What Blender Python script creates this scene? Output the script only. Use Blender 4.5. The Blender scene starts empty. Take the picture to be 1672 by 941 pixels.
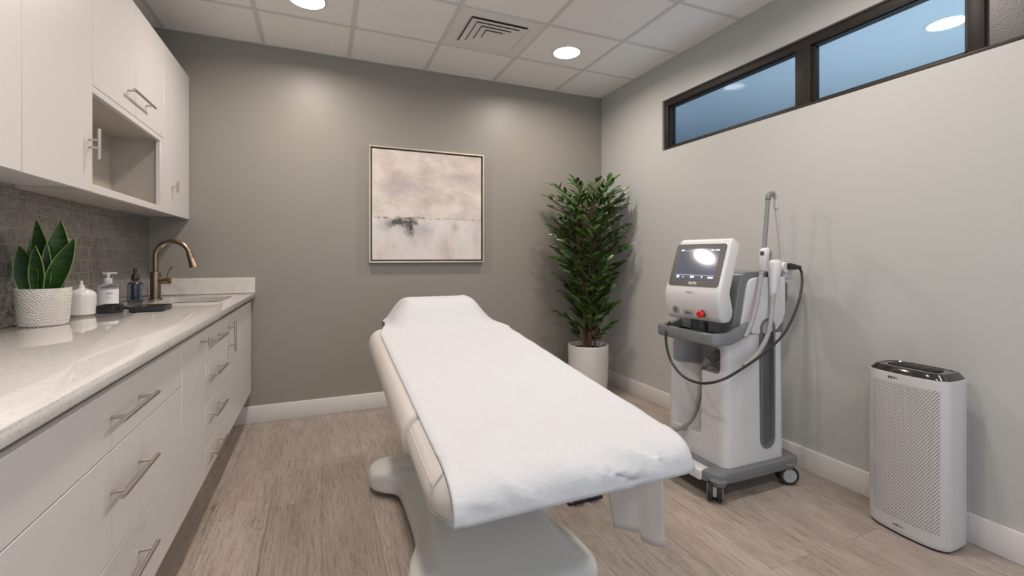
import bpy, bmesh, math, random
from mathutils import Vector, Matrix, noise
S = bpy.context.scene
COL = S.collection
random.seed(7)

# ------------------------------------------------------------------ camera, world, exposure
FPX = 740.0; YAW = math.atan(311/740.0); CX, CY = 836.0, 420.0; EYE = 1.2
cam = bpy.data.cameras.new('camera'); camo = bpy.data.objects.new('camera', cam); COL.objects.link(camo)
camo.location = (0, 0, EYE); camo.rotation_euler = (math.pi/2, 0, -YAW)
cam.sensor_fit = 'HORIZONTAL'; cam.sensor_width = 36; cam.lens = FPX/1672*36
cam.shift_y = -(470.5-CY)/1672; cam.clip_start = 0.02
S.camera = camo
world = bpy.data.worlds.new('world'); S.world = world; world.use_nodes = True
bg = world.node_tree.nodes['Background']; bg.inputs[0].default_value = (0.76, 0.86, 1.0, 1); bg.inputs[1].default_value = 1.15
S.view_settings.view_transform = 'Standard'; S.view_settings.look = 'None'
S.view_settings.gamma = 1; S.view_settings.use_curve_mapping = False
S.view_settings.exposure = 0.12
LAMP_W = 14.5           # watts of one ceiling downlight
LAMP_C = (1.0, 0.885, 0.80)

fw = Vector((math.sin(YAW), math.cos(YAW), 0)); rt = Vector((math.cos(YAW), -math.sin(YAW), 0))
def at(u, v, ax, val):            # a point on the plane ax = val
    r = fw + rt*((u-CX)/FPX) + Vector((0, 0, (CY-v)/FPX)); c = Vector((0, 0, EYE)); i = 'xyz'.index(ax)
    return c + r*((val-c[i])/r[i])

# ------------------------------------------------------------------ materials
def mat(name, col=(.8, .8, .8), rough=.5, metal=0, coat=0, spec=.5):
    m = bpy.data.materials.new(name); m.use_nodes = True
    b = m.node_tree.nodes['Principled BSDF']
    b.inputs['Base Color'].default_value = (*col, 1); b.inputs['Roughness'].default_value = rough
    b.inputs['Metallic'].default_value = metal; b.inputs['Coat Weight'].default_value = coat
    b.inputs['Specular IOR Level'].default_value = spec
    return m
class NT:
    def __init__(s, m): s.t = m.node_tree; s.b = s.t.nodes['Principled BSDF']
    def n(s, ty, **k):
        x = s.t.nodes.new(ty)
        for a, v in k.items():
            if a.startswith('i_'):
                key = a[2:]; key = int(key) if key.isdigit() else key.replace('_', ' ')
                if isinstance(v, tuple) and len(v) == 3 and x.inputs[key].type == 'RGBA': v = (*v, 1)
                x.inputs[key].default_value = v
            else: setattr(x, a, v)
        return x
    def l(s, a, b): s.t.links.new(a, b)
    def coord(s, scale=(1, 1, 1), rot=(0, 0, 0), loc=(0, 0, 0)):
        c = s.n('ShaderNodeTexCoord'); m = s.n('ShaderNodeMapping')
        m.inputs['Scale'].default_value = scale; m.inputs['Rotation'].default_value = rot; m.inputs['Location'].default_value = loc
        s.l(c.outputs['Object'], m.inputs[0]); return m.outputs[0]
    def noise(s, vec, scale, detail=3, rough=.5):
        x = s.n('ShaderNodeTexNoise', i_Scale=scale, i_Detail=detail, i_Roughness=rough); s.l(vec, x.inputs['Vector']); return x.outputs['Fac']
    def ramp(s, fac, stops):
        r = s.n('ShaderNodeValToRGB'); e = r.color_ramp.elements
        while len(e) < len(stops): e.new(.5)
        for q, (p, c) in zip(e, stops): q.position = p; q.color = (*c, 1) if len(c) == 3 else c
        s.l(fac, r.inputs[0]); return r.outputs[0]
    def mixc(s, f, a, b, mode='MIX'):
        x = s.n('ShaderNodeMix', data_type='RGBA', blend_type=mode)
        for inp, v in ((0, f), (6, a), (7, b)):
            if hasattr(v, 'links'): s.l(v, x.inputs[inp])
            else: x.inputs[inp].default_value = (*v, 1) if isinstance(v, tuple) else v
        return x.outputs[2]
    def math(s, op, a, b=0.0, c=0.0):
        x = s.n('ShaderNodeMath', operation=op)
        for i, v in enumerate((a, b, c)):
            if hasattr(v, 'links'): s.l(v, x.inputs[i])
            else: x.inputs[i].default_value = v
        return x.outputs[0]
    def bump(s, h, strength=.2, dist=.001):
        x = s.n('ShaderNodeBump', i_Strength=strength, i_Distance=dist); s.l(h, x.inputs['Height']); s.l(x.outputs[0], s.b.inputs['Normal']); return x

def paint(name, col, rough, bs=.15):
    m = mat(name, col, rough); t = NT(m); v = t.coord()
    t.bump(t.noise(v, 170, 3), bs, .0012)
    return m
M = {}
M['wall_back'] = paint('greige satin paint', (.275, .257, .226), .43)
M['wall_right'] = paint('light grey satin paint', (.49, .495, .48), .42)
M['wall_left'] = paint('grey paint', (.36, .34, .315), .5)
M['trim'] = mat('white trim paint', (.70, .68, .66), .35)
M['cab'] = paint('white satin laminate', (.635, .615, .60), .38, .03)
M['cabin'] = mat('cabinet interior', (.47, .43, .38), .5)
M['kick'] = mat('toe kick grey', (.42, .40, .38), .6)
M['nickel'] = mat('brushed nickel', (.50, .455, .41), .33, 1)
M['bronze'] = mat('brushed bronze', (.34, .255, .185), .27, 1)
M['steel'] = mat('brushed steel', (.30, .29, .28), .3, 1)
M['grid'] = mat('ceiling grid white', (.66, .645, .63), .4)
M['vent'] = mat('vent white', (.76, .74, .72), .45)
M['ventdark'] = mat('vent throat dark', (.10, .10, .10), .8)
M['frame'] = mat('dark bronze aluminium', (.022, .018, .015), .5, 0, 0, .3)
M['plaster'] = mat('corridor plaster', (.66, .68, .70), .7)
M['leather'] = mat('cream leather', (.64, .60, .56), .40)
t = NT(M['leather']); v = t.coord(); t.bump(t.noise(v, 9, 4), .35, .012)
M['stitch'] = mat('stitching', (.50, .45, .40), .7)
M['basewhite'] = mat('grey white enamel', (.60, .60, .575), .32, 0, .15)
M['black'] = mat('black plastic', (.016, .016, .017), .38)
M['rubber'] = mat('black rubber', (.02, .02, .02), .6)
M['gloss_black'] = mat('glossy black plastic', (.020, .018, .017), .12, 0, .6)
M['dev_white'] = mat('white device plastic', (.63, .625, .63), .27, 0, .3)
M['dev_grey'] = mat('grey device plastic', (.145, .155, .160), .30, 0, .3)
M['dev_mid'] = mat('mid grey plastic', (.36, .37, .37), .4)
M['dev_dark'] = mat('dark grey bezel', (.055, .052, .050), .35)
M['red'] = mat('red button', (.62, .012, .015), .3)
M['chrome'] = mat('chrome', (.6, .6, .6), .12, 1)
M['pur_white'] = mat('purifier white plastic', (.55, .545, .55), .40)
M['ceramic'] = mat('white glazed ceramic', (.72, .70, .67), .12, 0, .5)
M['potwhite'] = mat('matte white pot', (.70, .69, .67), .45)
M['soil'] = mat('dark soil', (.025, .018, .012), .9)
M['cane'] = mat('brown cane', (.13, .075, .04), .7)
M['lotion'] = mat('white lotion bottle', (.70, .70, .70), .35)
M['label'] = mat('white paper label', (.76, .76, .78), .6)
M['ink'] = mat('dark ink', (.03, .03, .035), .6)
M['ink_grey'] = mat('grey ink', (.25, .27, .3), .6)
M['champagne'] = mat('champagne frame', (.62, .53, .42), .35, .7)
M['blue_dark'] = mat('dark blue plastic', (.012, .03, .07), .4)
def glassy(name, tint, ior=1.45, rough=0.0, weight=1.0):
    m = mat(name, tint, rough); b = m.node_tree.nodes['Principled BSDF']
    b.inputs['Transmission Weight'].default_value = weight; b.inputs['IOR'].default_value = ior; return m
M['clear'] = glassy('clear plastic', (.72, .78, .84), 1.3)
M['liquid'] = mat('dark dip tube liquid', (.03, .045, .07), .15)
def pane_mat():
    m = bpy.data.materials.new('blue tinted glass'); m.use_nodes = True; n = m.node_tree.nodes; n.clear()
    o = n.new('ShaderNodeOutputMaterial'); tr = n.new('ShaderNodeBsdfTransparent'); g = n.new('ShaderNodeBsdfGlossy'); mx = n.new('ShaderNodeMixShader')
    tr.inputs[0].default_value = (.70, .82, .91, 1); g.inputs['Roughness'].default_value = .02; g.inputs[0].default_value = (.8, .85, .9, 1); mx.inputs[0].default_value = .0015
    L = m.node_tree.links; L.new(tr.outputs[0], mx.inputs[1]); L.new(g.outputs[0], mx.inputs[2]); L.new(mx.outputs[0], o.inputs[0]); return m
M['pane'] = pane_mat()
def emit(name, col, st):
    m = mat(name, (.8, .8, .8), .5); b = m.node_tree.nodes['Principled BSDF']
    b.inputs['Emission Color'].default_value = (*col, 1); b.inputs['Emission Strength'].default_value = st; return m
M['lamp'] = emit('lit lamp diffuser', (1, .93, .86), 7)
M['ui'] = emit('screen interface lights', (.45, .65, 1), .6)
M['ui_bar'] = emit('screen interface bar', (.25, .33, .5), .25)
# screen glass
M['screen'] = emit('dark screen', (.34, .36, .46), .24)
b = M['screen'].node_tree.nodes['Principled BSDF']; b.inputs['Base Color'].default_value = (.03, .03, .04, 1); b.inputs['Roughness'].default_value = .07
# floor: wood look planks running away from the camera
def floor_mat():
    m = mat('grey oak vinyl planks', (.4, .33, .28), .42); t = NT(m)
    v = t.coord(rot=(0, 0, math.pi/2))
    br = t.n('ShaderNodeTexBrick', offset=.37, offset_frequency=2, i_Color1=(0, 0, 0), i_Color2=(1, 1, 1), i_Mortar=(.5, .5, .5), i_Scale=1.0, i_Mortar_Size=.0011, i_Mortar_Smooth=.3, i_Bias=0.0, i_Brick_Width=1.22, i_Row_Height=.228)
    t.l(v, br.inputs['Vector'])
    sep = t.n('ShaderNodeSeparateColor'); t.l(br.outputs['Color'], sep.inputs[0]); idv = sep.outputs[0]
    # offset grain per plank
    c = t.n('ShaderNodeTexCoord'); cmb = t.n('ShaderNodeCombineXYZ'); off = t.math('MULTIPLY', idv, 37.0); t.l(off, cmb.inputs[0]); t.l(off, cmb.inputs[1])
    add = t.n('ShaderNodeVectorMath', operation='ADD'); t.l(c.outputs['Object'], add.inputs[0]); t.l(cmb.outputs[0], add.inputs[1])
    mp = t.n('ShaderNodeMapping'); mp.inputs['Scale'].default_value = (1, .045, 1); t.l(add.outputs[0], mp.inputs[0])
    mp2 = t.n('ShaderNodeMapping'); mp2.inputs['Scale'].default_value = (1, .17, 1); t.l(add.outputs[0], mp2.inputs[0])
    fine = t.noise(mp.outputs[0], 130, 5, .65); broad = t.noise(mp2.outputs[0], 9, 4, .6)
    dist = t.noise(mp2.outputs[0], 5, 2)
    w = t.n('ShaderNodeTexNoise', i_Scale=13.0, i_Detail=2.5, i_Distortion=2.6); t.l(mp2.outputs[0], w.inputs['Vector'])
    base = t.ramp(broad, [(.3, (.290, .240, .203)), (.5, (.345, .293, .253)), (.72, (.395, .345, .305))])
    g = t.ramp(fine, [(.32, (.50, .48, .46)), (.5, (1, 1, 1)), (.7, (1.12, 1.12, 1.12))])
    c1 = t.mixc(.75, base, g, 'MULTIPLY')
    ww = t.math('FRACT', t.math('MULTIPLY', w.outputs['Fac'], 9.0)); g2 = t.ramp(ww, [(.0, (.70, .68, .66)), (.25, (1, 1, 1)), (.85, (1.06, 1.06, 1.06)), (1.0, (.70, .68, .66))])
    c1 = t.mixc(.6, c1, g2, 'MULTIPLY')
    pv = t.ramp(idv, [(0, (.93, .925, .92)), (1, (1.07, 1.07, 1.07))])
    c1 = t.mixc(1.0, c1, pv, 'MULTIPLY')
    c1 = t.mixc(br.outputs['Fac'], c1, (.17, .135, .115))
    t.l(c1, t.b.inputs['Base Color'])
    t.bump(t.math('SUBTRACT', fine, br.outputs['Fac']), .25, .0012)
    return m
M['floor'] = floor_mat()
def ceil_mat():
    m = mat('mineral fibre tile', (.60, .575, .55), .85); t = NT(m); v = t.coord()
    f = t.noise(v, 260, 3); c = t.ramp(f, [(.32, (.78, .755, .73)), (.5, (.89, .865, .84))]); t.l(c, t.b.inputs['Base Color']); t.bump(f, .3, .001); return m
M['ceil'] = ceil_mat()
def quartz():
    m = mat('speckled quartz', (.66, .62, .58), .07, 0, .5); t = NT(m); v = t.coord()
    a = t.noise(v, 130, 4, .7); b2 = t.noise(v, 30, 3); 
    c = t.ramp(a, [(.32, (.36, .325, .29)), (.42, (.60, .57, .54)), (.6, (.65, .62, .59)), (.72, (.72, .70, .68))])
    c2 = t.mixc(.25, c, t.ramp(b2, [(.35, (.56, .53, .50)), (.65, (.70, .68, .65))]), 'MIX')
    t.l(c2, t.b.inputs['Base Color']); return m
M['quartz'] = quartz()
def tilem():
    m = mat('glazed handmade grey tile', (.12, .11, .10), .09, 0, .6); t = NT(m)
    v = t.coord(rot=(0, 0, 0)); sp = t.n('ShaderNodeSeparateXYZ'); t.l(v, sp.inputs[0]); cb = t.n('ShaderNodeCombineXYZ')
    wob = t.noise(v, 6, 1); zz = t.math('ADD', sp.outputs[2], t.math('MULTIPLY', wob, .006))
    t.l(sp.outputs[1], cb.inputs[0]); t.l(zz, cb.inputs[1])
    br = t.n('ShaderNodeTexBrick', offset=.5, squash=1.5, squash_frequency=2, i_Color1=(0, 0, 0), i_Color2=(1, 1, 1), i_Mortar=(.3, .3, .3), i_Scale=1.0, i_Mortar_Size=.0016, i_Mortar_Smooth=.25, i_Brick_Width=.062, i_Row_Height=.0615)
    t.l(cb.outputs[0], br.inputs['Vector'])
    sep = t.n('ShaderNodeSeparateColor'); t.l(br.outputs['Color'], sep.inputs[0])
    n1 = t.noise(v, 30, 3, .6)
    c = t.ramp(sep.outputs[0], [(0, (.108, .094, .082)), (1, (.180, .160, .142))])
    c = t.mixc(.5, c, t.ramp(n1, [(.3, (.10, .088, .078)), (.7, (.21, .195, .18))]))
    c = t.mixc(br.outputs['Fac'], c, (.30, .275, .25)); t.l(c, t.b.inputs['Base Color'])
    h = t.math('SUBTRACT', t.math('ADD', t.math('MULTIPLY', t.noise(t.coord(scale=(1, 1, 1.6)), 26, 2), 1.4), t.math('MULTIPLY', sep.outputs[0], .5)), t.math('MULTIPLY', br.outputs['Fac'], 1.0))
    t.bump(h, .8, .009); return m
M['tile'] = tilem()
def paper():
    m = mat('non woven paper sheet', (.55, .56, .58), .75); t = NT(m); v = t.coord()
    h = t.math('ADD', t.math('MULTIPLY', t.noise(v, 420, 2), .10), t.noise(t.coord(scale=(1, 2.0, 1)), 8, 5, .62))
    t.bump(h, .55, .014); b = t.b; b.inputs['Subsurface Weight'].default_value = 0; return m
M['paper'] = paper()
def thin_paper():
    m = mat('thin translucent paper', (.80, .78, .77), .8); t = NT(m)
    tr = t.n('ShaderNodeBsdfTranslucent', i_Color=(.8, .78, .76)); mx = t.n('ShaderNodeMixShader', i_0=.5)
    o = [n for n in t.t.nodes if n.type == 'OUTPUT_MATERIAL'][0]
    t.l(t.b.outputs[0], mx.inputs[1]); t.l(tr.outputs[0], mx.inputs[2]); t.l(mx.outputs[0], o.inputs[0]); return m
M['thin'] = thin_paper()
def potmat():
    m = mat('ribbed woven pattern ceramic', (.66, .625, .58), .6); t = NT(m); v = t.coord()
    w1 = t.n('ShaderNodeTexWave', wave_type='BANDS', bands_direction='DIAGONAL', i_Scale=55.0, i_Distortion=5.0, i_Detail=2.0); t.l(v, w1.inputs['Vector'])
    w2 = t.n('ShaderNodeTexWave', wave_type='BANDS', bands_direction='Z', i_Scale=38.0, i_Distortion=8.0, i_Detail=2.0); t.l(v, w2.inputs['Vector'])
    h = t.math('ADD', w1.outputs['Fac'], w2.outputs['Fac']); c = t.ramp(h, [(.1, (.54, .505, .465)), (.8, (.69, .655, .61))]); t.l(c, t.b.inputs['Base Color'])
    t.bump(h, .5, .004); return m
M['wovenpot'] = potmat()
def leafm(name, a, b2, rough=.3, bands=False):
    m = mat(name, a, rough); t = NT(m); v = t.coord()
    if bands: f = t.noise(t.coord(scale=(.5, .5, 4)), 26, 3, .6)
    else:
        f = t.noise(v, 14, 2)
    t.l(t.ramp(f, [(.32, a), (.68, b2)]), t.b.inputs['Base Color']); return m
M['leaf'] = leafm('glossy dark green leaf', (.014, .044, .007), (.055, .125, .015), .38)
M['snake'] = leafm('banded snake plant leaf', (.010, .034, .010), (.040, .105, .022), .32, True)
M['snake_edge'] = mat('pale green leaf margin', (.20, .30, .075), .4)
def ribbed(name, col, period=.007):
    m = mat(name, col, .45); t = NT(m)
    w = t.n('ShaderNodeTexWave', wave_type='BANDS', bands_direction='Z', i_Scale=1/period/3.1416*1.6, i_Distortion=0.0); t.l(t.coord(), w.inputs['Vector'])
    t.bump(w.outputs['Fac'], .7, .004); c = t.ramp(w.outputs['Fac'], [(.1, tuple(x*.6 for x in col)), (.7, col)]); t.l(c, t.b.inputs['Base Color']); return m
M['hose_grey'] = mat('ribbed grey hose', (.25, .255, .26), .4)
M['hose_mid'] = mat('ribbed light grey hose', (.38, .38, .38), .4)
M['arm_light'] = mat('light grey tube', (.52, .51, .50), .4)
M['slot_tex'] = ribbed('ribbed grey slot panel', (.17, .18, .185), .006)
def perf():
    m = mat('perforated white plastic', (.66, .65, .65), .42); t = NT(m)
    sp = t.n('ShaderNodeSeparateXYZ'); t.l(t.coord(), sp.inputs[0])
    P = .0098
    row = t.math('DIVIDE', sp.outputs[2], P*.8); ri = t.math('FLOOR', row); half = t.math('MULTIPLY', t.math('MODULO', t.math('ABSOLUTE', ri), 2.0), .5)
    cx = t.math('ADD', t.math('DIVIDE', sp.outputs[1], P), half)
    dx = t.math('SUBTRACT', t.math('FRACT', cx), .5); dz = t.math('MULTIPLY', t.math('SUBTRACT', t.math('FRACT', row), .5), .8)
    d = t.math('SQRT', t.math('ADD', t.math('MULTIPLY', dx, dx), t.math('MULTIPLY', dz, dz)))
    hole = t.math('LESS_THAN', d, .23)
    t.l(t.mixc(hole, (.55, .545, .55), (.04, .032, .028)), t.b.inputs['Base Color'])
    t.bump(t.math('SUBTRACT', 1.0, hole), .6, .002); return m
M['perf'] = perf()
def art():
    m = mat('abstract horizon painting', (.7, .65, .6), .65); t = NT(m); v = t.coord(); sp = t.n('ShaderNodeSeparateXYZ'); t.l(v, sp.inputs[0])
    x, z = sp.outputs[0], sp.outputs[2]        # local: x 0..0.92, z 0..0.88
    up = t.ramp(t.noise(t.coord(scale=(1, 1, 1.6)), 4.2, 6, .62), [(.30, (.43, .385, .375)), (.48, (.60, .53, .475)), (.62, (.71, .65, .60))])
    low = t.ramp(t.noise(t.coord(scale=(1.5, 1, .7), loc=(3, 0, 1)), 4, 6, .65), [(.33, (.56, .49, .45)), (.48, (.67, .625, .60)), (.65, (.72, .69, .68))])
    hz = t.math('ADD', .335, t.math('MULTIPLY', t.math('SUBTRACT', t.noise(v, 14, 3), .5), .02))
    isup = t.math('GREATER_THAN', z, hz); c = t.mixc(isup, low, up)
    def blob(cx, cz, sx, sz, lo, hi, col, c, ns=9, strength=1.0):
        dx = t.math('DIVIDE', t.math('SUBTRACT', x, cx), sx); dz = t.math('DIVIDE', t.math('SUBTRACT', z, cz), sz)
        r = t.math('SQRT', t.math('ADD', t.math('MULTIPLY', dx, dx), t.math('MULTIPLY', dz, dz)))
        f = t.math('SUBTRACT', t.math('ADD', 1.0, t.math('MULTIPLY', t.math('SUBTRACT', t.noise(v, ns, 7, .72), .5), 2.4)), r)
        k = t.ramp(f, [(lo, (0, 0, 0)), (hi, (strength,)*3)]); return t.mixc(k, c, col)
    c = blob(.26, .60, .28, .12, .2, 1.0, (.40, .36, .385), c, 5, .75)
    c = blob(.82, .38, .16, .10, .2, 1.0, (.48, .44, .44), c, 9, .55)
    c = blob(.36, .22, .16, .18, .2, .9, (.36, .34, .35), c, 7, .75)
    c = blob(.11, .27, .12, .09, .2, .9, (.40, .38, .37), c, 9, .6)
    c = blob(.67, .27, .045, .045, .2, .9, (.42, .39, .40), c, 12, .7)
    c = blob(.22, .300, .165, .050, .06, .65, (.038, .042, .040), c, 16, .92)
    c = blob(.29, .24, .060, .100, .25, .95, (.045, .048, .046), c, 18)
    ln = t.math('LESS_THAN', t.math('ABSOLUTE', t.math('SUBTRACT', z, t.math('ADD', hz, .001))), t.math('MULTIPLY', .005, t.math('GREATER_THAN', t.noise(v, 24, 4), .50)))
    lf = t.math('MULTIPLY', ln, t.ramp(x, [(.05, (.9,)*3), (.45, (.75,)*3), (.6, (.30,)*3)])); c = t.mixc(lf, c, (.09, .085, .08))
    t.l(c, t.b.inputs['Base Color']); t.bump(t.noise(v, 60, 5), .25, .002); return m
M['art'] = art()

# ------------------------------------------------------------------ mesh helpers
ORG = {}
def obj(name, bm, m, parent=None, origin=None, xf=None, sharp=38, solid=0):
    if xf is not None: bm.transform(xf)
    org = ORG[parent.name] if parent is not None else Vector(origin or (0, 0, 0))
    bmesh.ops.recalc_face_normals(bm, faces=bm.faces)
    for f in bm.faces: f.smooth = True
    for e in bm.edges:
        if len(e.link_faces) == 2 and e.calc_face_angle(0) > math.radians(sharp): e.smooth = False
    bmesh.ops.translate(bm, vec=-org, verts=bm.verts)
    me = bpy.data.meshes.new(name); bm.to_mesh(me); bm.free()
    for mm in (m if isinstance(m, (list, tuple)) else [m]): me.materials.append(mm)
    o = bpy.data.objects.new(name, me); COL.objects.link(o)
    if parent is not None: o.parent = parent
    else: o.location = org
    ORG[o.name] = org
    return o
def tag(o, label, cat, group=None):
    o['label'] = label; o['category'] = cat
    if group: o['group'] = group
    return o
def thing(name, label, cat, loc, group=None):
    o = bpy.data.objects.new(name, None); COL.objects.link(o); o.location = loc; o.empty_display_size = .1; ORG[o.name] = Vector(loc)
    return tag(o, label, cat, group)
def struct(name, bm, m, origin=None, parent=None, **k):
    o = obj(name, bm, m, parent, origin, **k)
    if parent is None: o['kind'] = 'structure'
    return o
def NB(): return bmesh.new()
def box(bm, x0, x1, y0, y1, z0, z1, bev=0, seg=2, mi=0):
    r = bmesh.ops.create_cube(bm, size=1)
    vs = r['verts']
    for v in vs: v.co = Vector((x0+(x1-x0)*(v.co.x+.5), y0+(y1-y0)*(v.co.y+.5), z0+(z1-z0)*(v.co.z+.5)))
    fs = list({f for v in vs for f in v.link_faces})
    for f in fs: f.material_index = mi
    if bev > 0:
        es = list({e for v in vs for e in v.link_edges})
        bmesh.ops.bevel(bm, geom=es, offset=bev, segments=seg, affect='EDGES', profile=.5)
    return bm
def ring_loft(bm, rings, closed=True, caps=True, mi=0):
    V = [[bm.verts.new(p) for p in r] for r in rings]; n = len(V[0])
    for a, b2 in zip(V, V[1:]):
        for i in range(n if closed else n-1):
            j = (i+1) % n
            f = bm.faces.new((a[i], a[j], b2[j], b2[i])); f.material_index = mi
    if caps and closed:
        for r in (V[0], V[-1]):
            try: f = bm.faces.new(r); f.material_index = mi
            except ValueError: pass
    return V
def frame_of(d):
    d = d.normalized(); a = Vector((0, 0, 1)) if abs(d.z) < .9 else Vector((1, 0, 0)); u = d.cross(a).normalized(); return u, d.cross(u).normalized()
def cyl(bm, p0, p1, r0, r1=None, seg=20, mi=0):
    p0, p1 = Vector(p0), Vector(p1); r1 = r0 if r1 is None else r1; u, w = frame_of(p1-p0)
    rings = [[p+(u*math.cos(2*math.pi*i/seg)+w*math.sin(2*math.pi*i/seg))*r for i in range(seg)] for p, r in ((p0, r0), (p1, r1))]
    ring_loft(bm, rings, mi=mi); return bm
def catmull(P, n=8):
    P = [Vector(p) for p in P]; Q = [P[0]*2-P[1]]+P+[P[-1]*2-P[-2]]; out = []
    for i in range(1, len(Q)-2):
        a, b2, c, d = Q[i-1:i+3]
        for k in range(n):
            s = k/n; out.append(.5*((2*b2)+(c-a)*s+(2*a-5*b2+4*c-d)*s*s+(3*b2-a-3*c+d)*s**3))
    out.append(P[-1]); return out
def tube(bm, pts, r, seg=12, n=8, smooth=True, mi=0):
    P = catmull(pts, n) if smooth else [Vector(p) for p in pts]
    u = None; rings = []
    for i, p in enumerate(P):
        d = (P[min(i+1, len(P)-1)]-P[max(i-1, 0)]).normalized()
        if u is None: u, _ = frame_of(d)
        u = (u-d*u.dot(d)).normalized(); w = d.cross(u); rr = r(i/(len(P)-1)) if callable(r) else r
        rings.append([p+(u*math.cos(2*math.pi*k/seg)+w*math.sin(2*math.pi*k/seg))*rr for k in range(seg)])
    ring_loft(bm, rings, mi=mi); return bm
def ribs(bm, pts, r, pitch=.0065, seg=14):      # corrugated hose
    P = catmull(pts, 24); L_ = [0]
    for a, b2 in zip(P, P[1:]): L_.append(L_[-1]+(b2-a).length)
    n = int(L_[-1]/pitch*4); Q = []; j = 0
    for i in range(n+1):
        d = L_[-1]*i/n
        while j < len(P)-2 and L_[j+1] < d: j += 1
        Q.append(P[j].lerp(P[j+1], min(1, (d-L_[j])/max(L_[j+1]-L_[j], 1e-9))))
    return tube(bm, Q, lambda s: r*(1+.085*math.sin(s*n*math.pi/2)), seg, smooth=False)
def lathe(bm, prof, c, seg=40, sx=1, sy=1, mi=0):
    rings = [[Vector((c[0]+r*sx*math.cos(2*math.pi*i/seg), c[1]+r*sy*math.sin(2*math.pi*i/seg), c[2]+z)) for i in range(seg)] for r, z in prof]
    ring_loft(bm, rings, mi=mi); return bm
def rrect(a0, a1, b0, b1, r, n=5):
    out = []
    for cx, cy, s in ((a1-r, b1-r, 0), (a0+r, b1-r, 1), (a0+r, b0+r, 2), (a1-r, b0+r, 3)):
        for k in range(n+1):
            t = (s+k/n)*math.pi/2; out.append((cx+r*math.cos(t), cy+r*math.sin(t)))
    return out
def chaikin(P, k=2):
    for _ in range(k):
        Q = []
        for i in range(len(P)):
            a, b2 = P[i], P[(i+1) % len(P)]
            Q += [tuple(.75*x+.25*y for x, y in zip(a, b2)), tuple(.25*x+.75*y for x, y in zip(a, b2))]
        P = Q
    return P
def bake_cut(o, cutters, op='DIFFERENCE'):     # boolean cut, result baked into the mesh and cutters removed
    cs = []
    for bm in cutters:
        bmesh.ops.recalc_face_normals(bm, faces=bm.faces)
        me = bpy.data.meshes.new('c'); bm.to_mesh(me); bm.free(); c = bpy.data.objects.new('c', me); COL.objects.link(c); cs.append(c)
        c.location = Vector((0, 0, 0))
        md = o.modifiers.new('b', 'BOOLEAN'); md.operation = op; md.solver = 'EXACT'; md.object = c
    bpy.context.view_layer.update()
    dg = bpy.context.evaluated_depsgraph_get(); nm = bpy.data.meshes.new_from_object(o.evaluated_get(dg)); o.modifiers.clear(); o.data = nm
    for c in cs: me = c.data; bpy.data.objects.remove(c); bpy.data.meshes.remove(me)
    bm = bmesh.new(); bm.from_mesh(nm)
    for f in bm.faces: f.smooth = True
    for e in bm.edges:
        e.smooth = not (len(e.link_faces) == 2 and e.calc_face_angle(0) > math.radians(30))
    bm.to_mesh(nm); bm.free(); return o
def text(name, s, size, loc, rot, m, parent, depth=.0004, xf=None, align='CENTER', bold=0):
    cu = bpy.data.curves.new('t', 'FONT'); cu.body = s; cu.size = size; cu.align_x = align; cu.align_y = 'CENTER'; cu.extrude = depth; cu.offset = bold
    o = bpy.data.objects.new('t', cu); COL.objects.link(o); bpy.context.view_layer.update()
    me = bpy.data.meshes.new_from_object(o.evaluated_get(bpy.context.evaluated_depsgraph_get())); bpy.data.objects.remove(o); bpy.data.curves.remove(cu)
    bm = NB(); bm.from_mesh(me); bpy.data.meshes.remove(me)
    bm.transform(Matrix.Translation(loc) @ rot.to_4x4())
    return obj(name, bm, m, parent, xf=xf)

# ------------------------------------------------------------------ the room
XL, XR, YB, YN, ZC = -1.075, 2.521, 3.742, -1.5, 2.75
bm = NB(); box(bm, XL-.12, XR+.12, YN, YB+.12, -.1, 0); struct('floor', bm, M['floor'])
bm = NB(); box(bm, XL-.12, XR+.12, YB, YB+.12, 0, 3.0); struct('wall_back', bm, M['wall_back'])
bm = NB(); box(bm, XL-.12, XL, YN, YB, 0, 3.0); struct('wall_left', bm, M['wall_left'])
WY0, WY1, WZ0, WZ1 = .30, 2.885, 2.050, 2.450
bm = NB(); box(bm, XR, XR+.12, YN, YB, 0, WZ0); box(bm, XR, XR+.12, YN, YB, WZ1, 3.0)
box(bm, XR, XR+.12, YN, WY0, WZ0, WZ1); box(bm, XR, XR+.12, WY1, YB, WZ0, WZ1); struct('wall_right', bm, M['wall_right'])
bm = NB()
LAMPS = [(-.08, 2.99), (1.71, 3.0), (-.08, 1.35), (1.71, 1.35), (-.08, -.3), (1.71, -.3)]
box(bm, XL, XR, YN, YB, ZC, ZC+.05); struct('ceiling', bm, M['ceil'])
gx = [-.985, -.385, .195, .79, 1.39, 2.0]; gy = [3.225, 2.685, 2.14, 1.595, 1.05, .505, -.04, -.585, -1.13]
bm = NB()
for x in gx: box(bm, x-.012, x+.012, YN, YB, ZC-.006, ZC)
for y in gy: box(bm, XL, XR, y-.012, y+.012, ZC-.0055, ZC)
struct('trim_1', bm, M['grid'])
bm = NB(); box(bm, XL, XR, YB-.022, YB, ZC-.005, ZC); box(bm, XR-.022, XR, YN, YB-.022, ZC-.005, ZC); box(bm, XL, XL+.022, YN, YB-.022, ZC-.005, ZC)
struct('trim_2', bm, M['grid'])
bm = NB(); box(bm, -.598, XR-.016, YB-.016, YB, 0, .125, .004); struct('baseboard_back', bm, M['trim'])
bm = NB(); box(bm, XR-.016, XR, YN, YB-.001, 0, .125, .004); struct('baseboard_right', bm, M['trim'])

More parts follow.
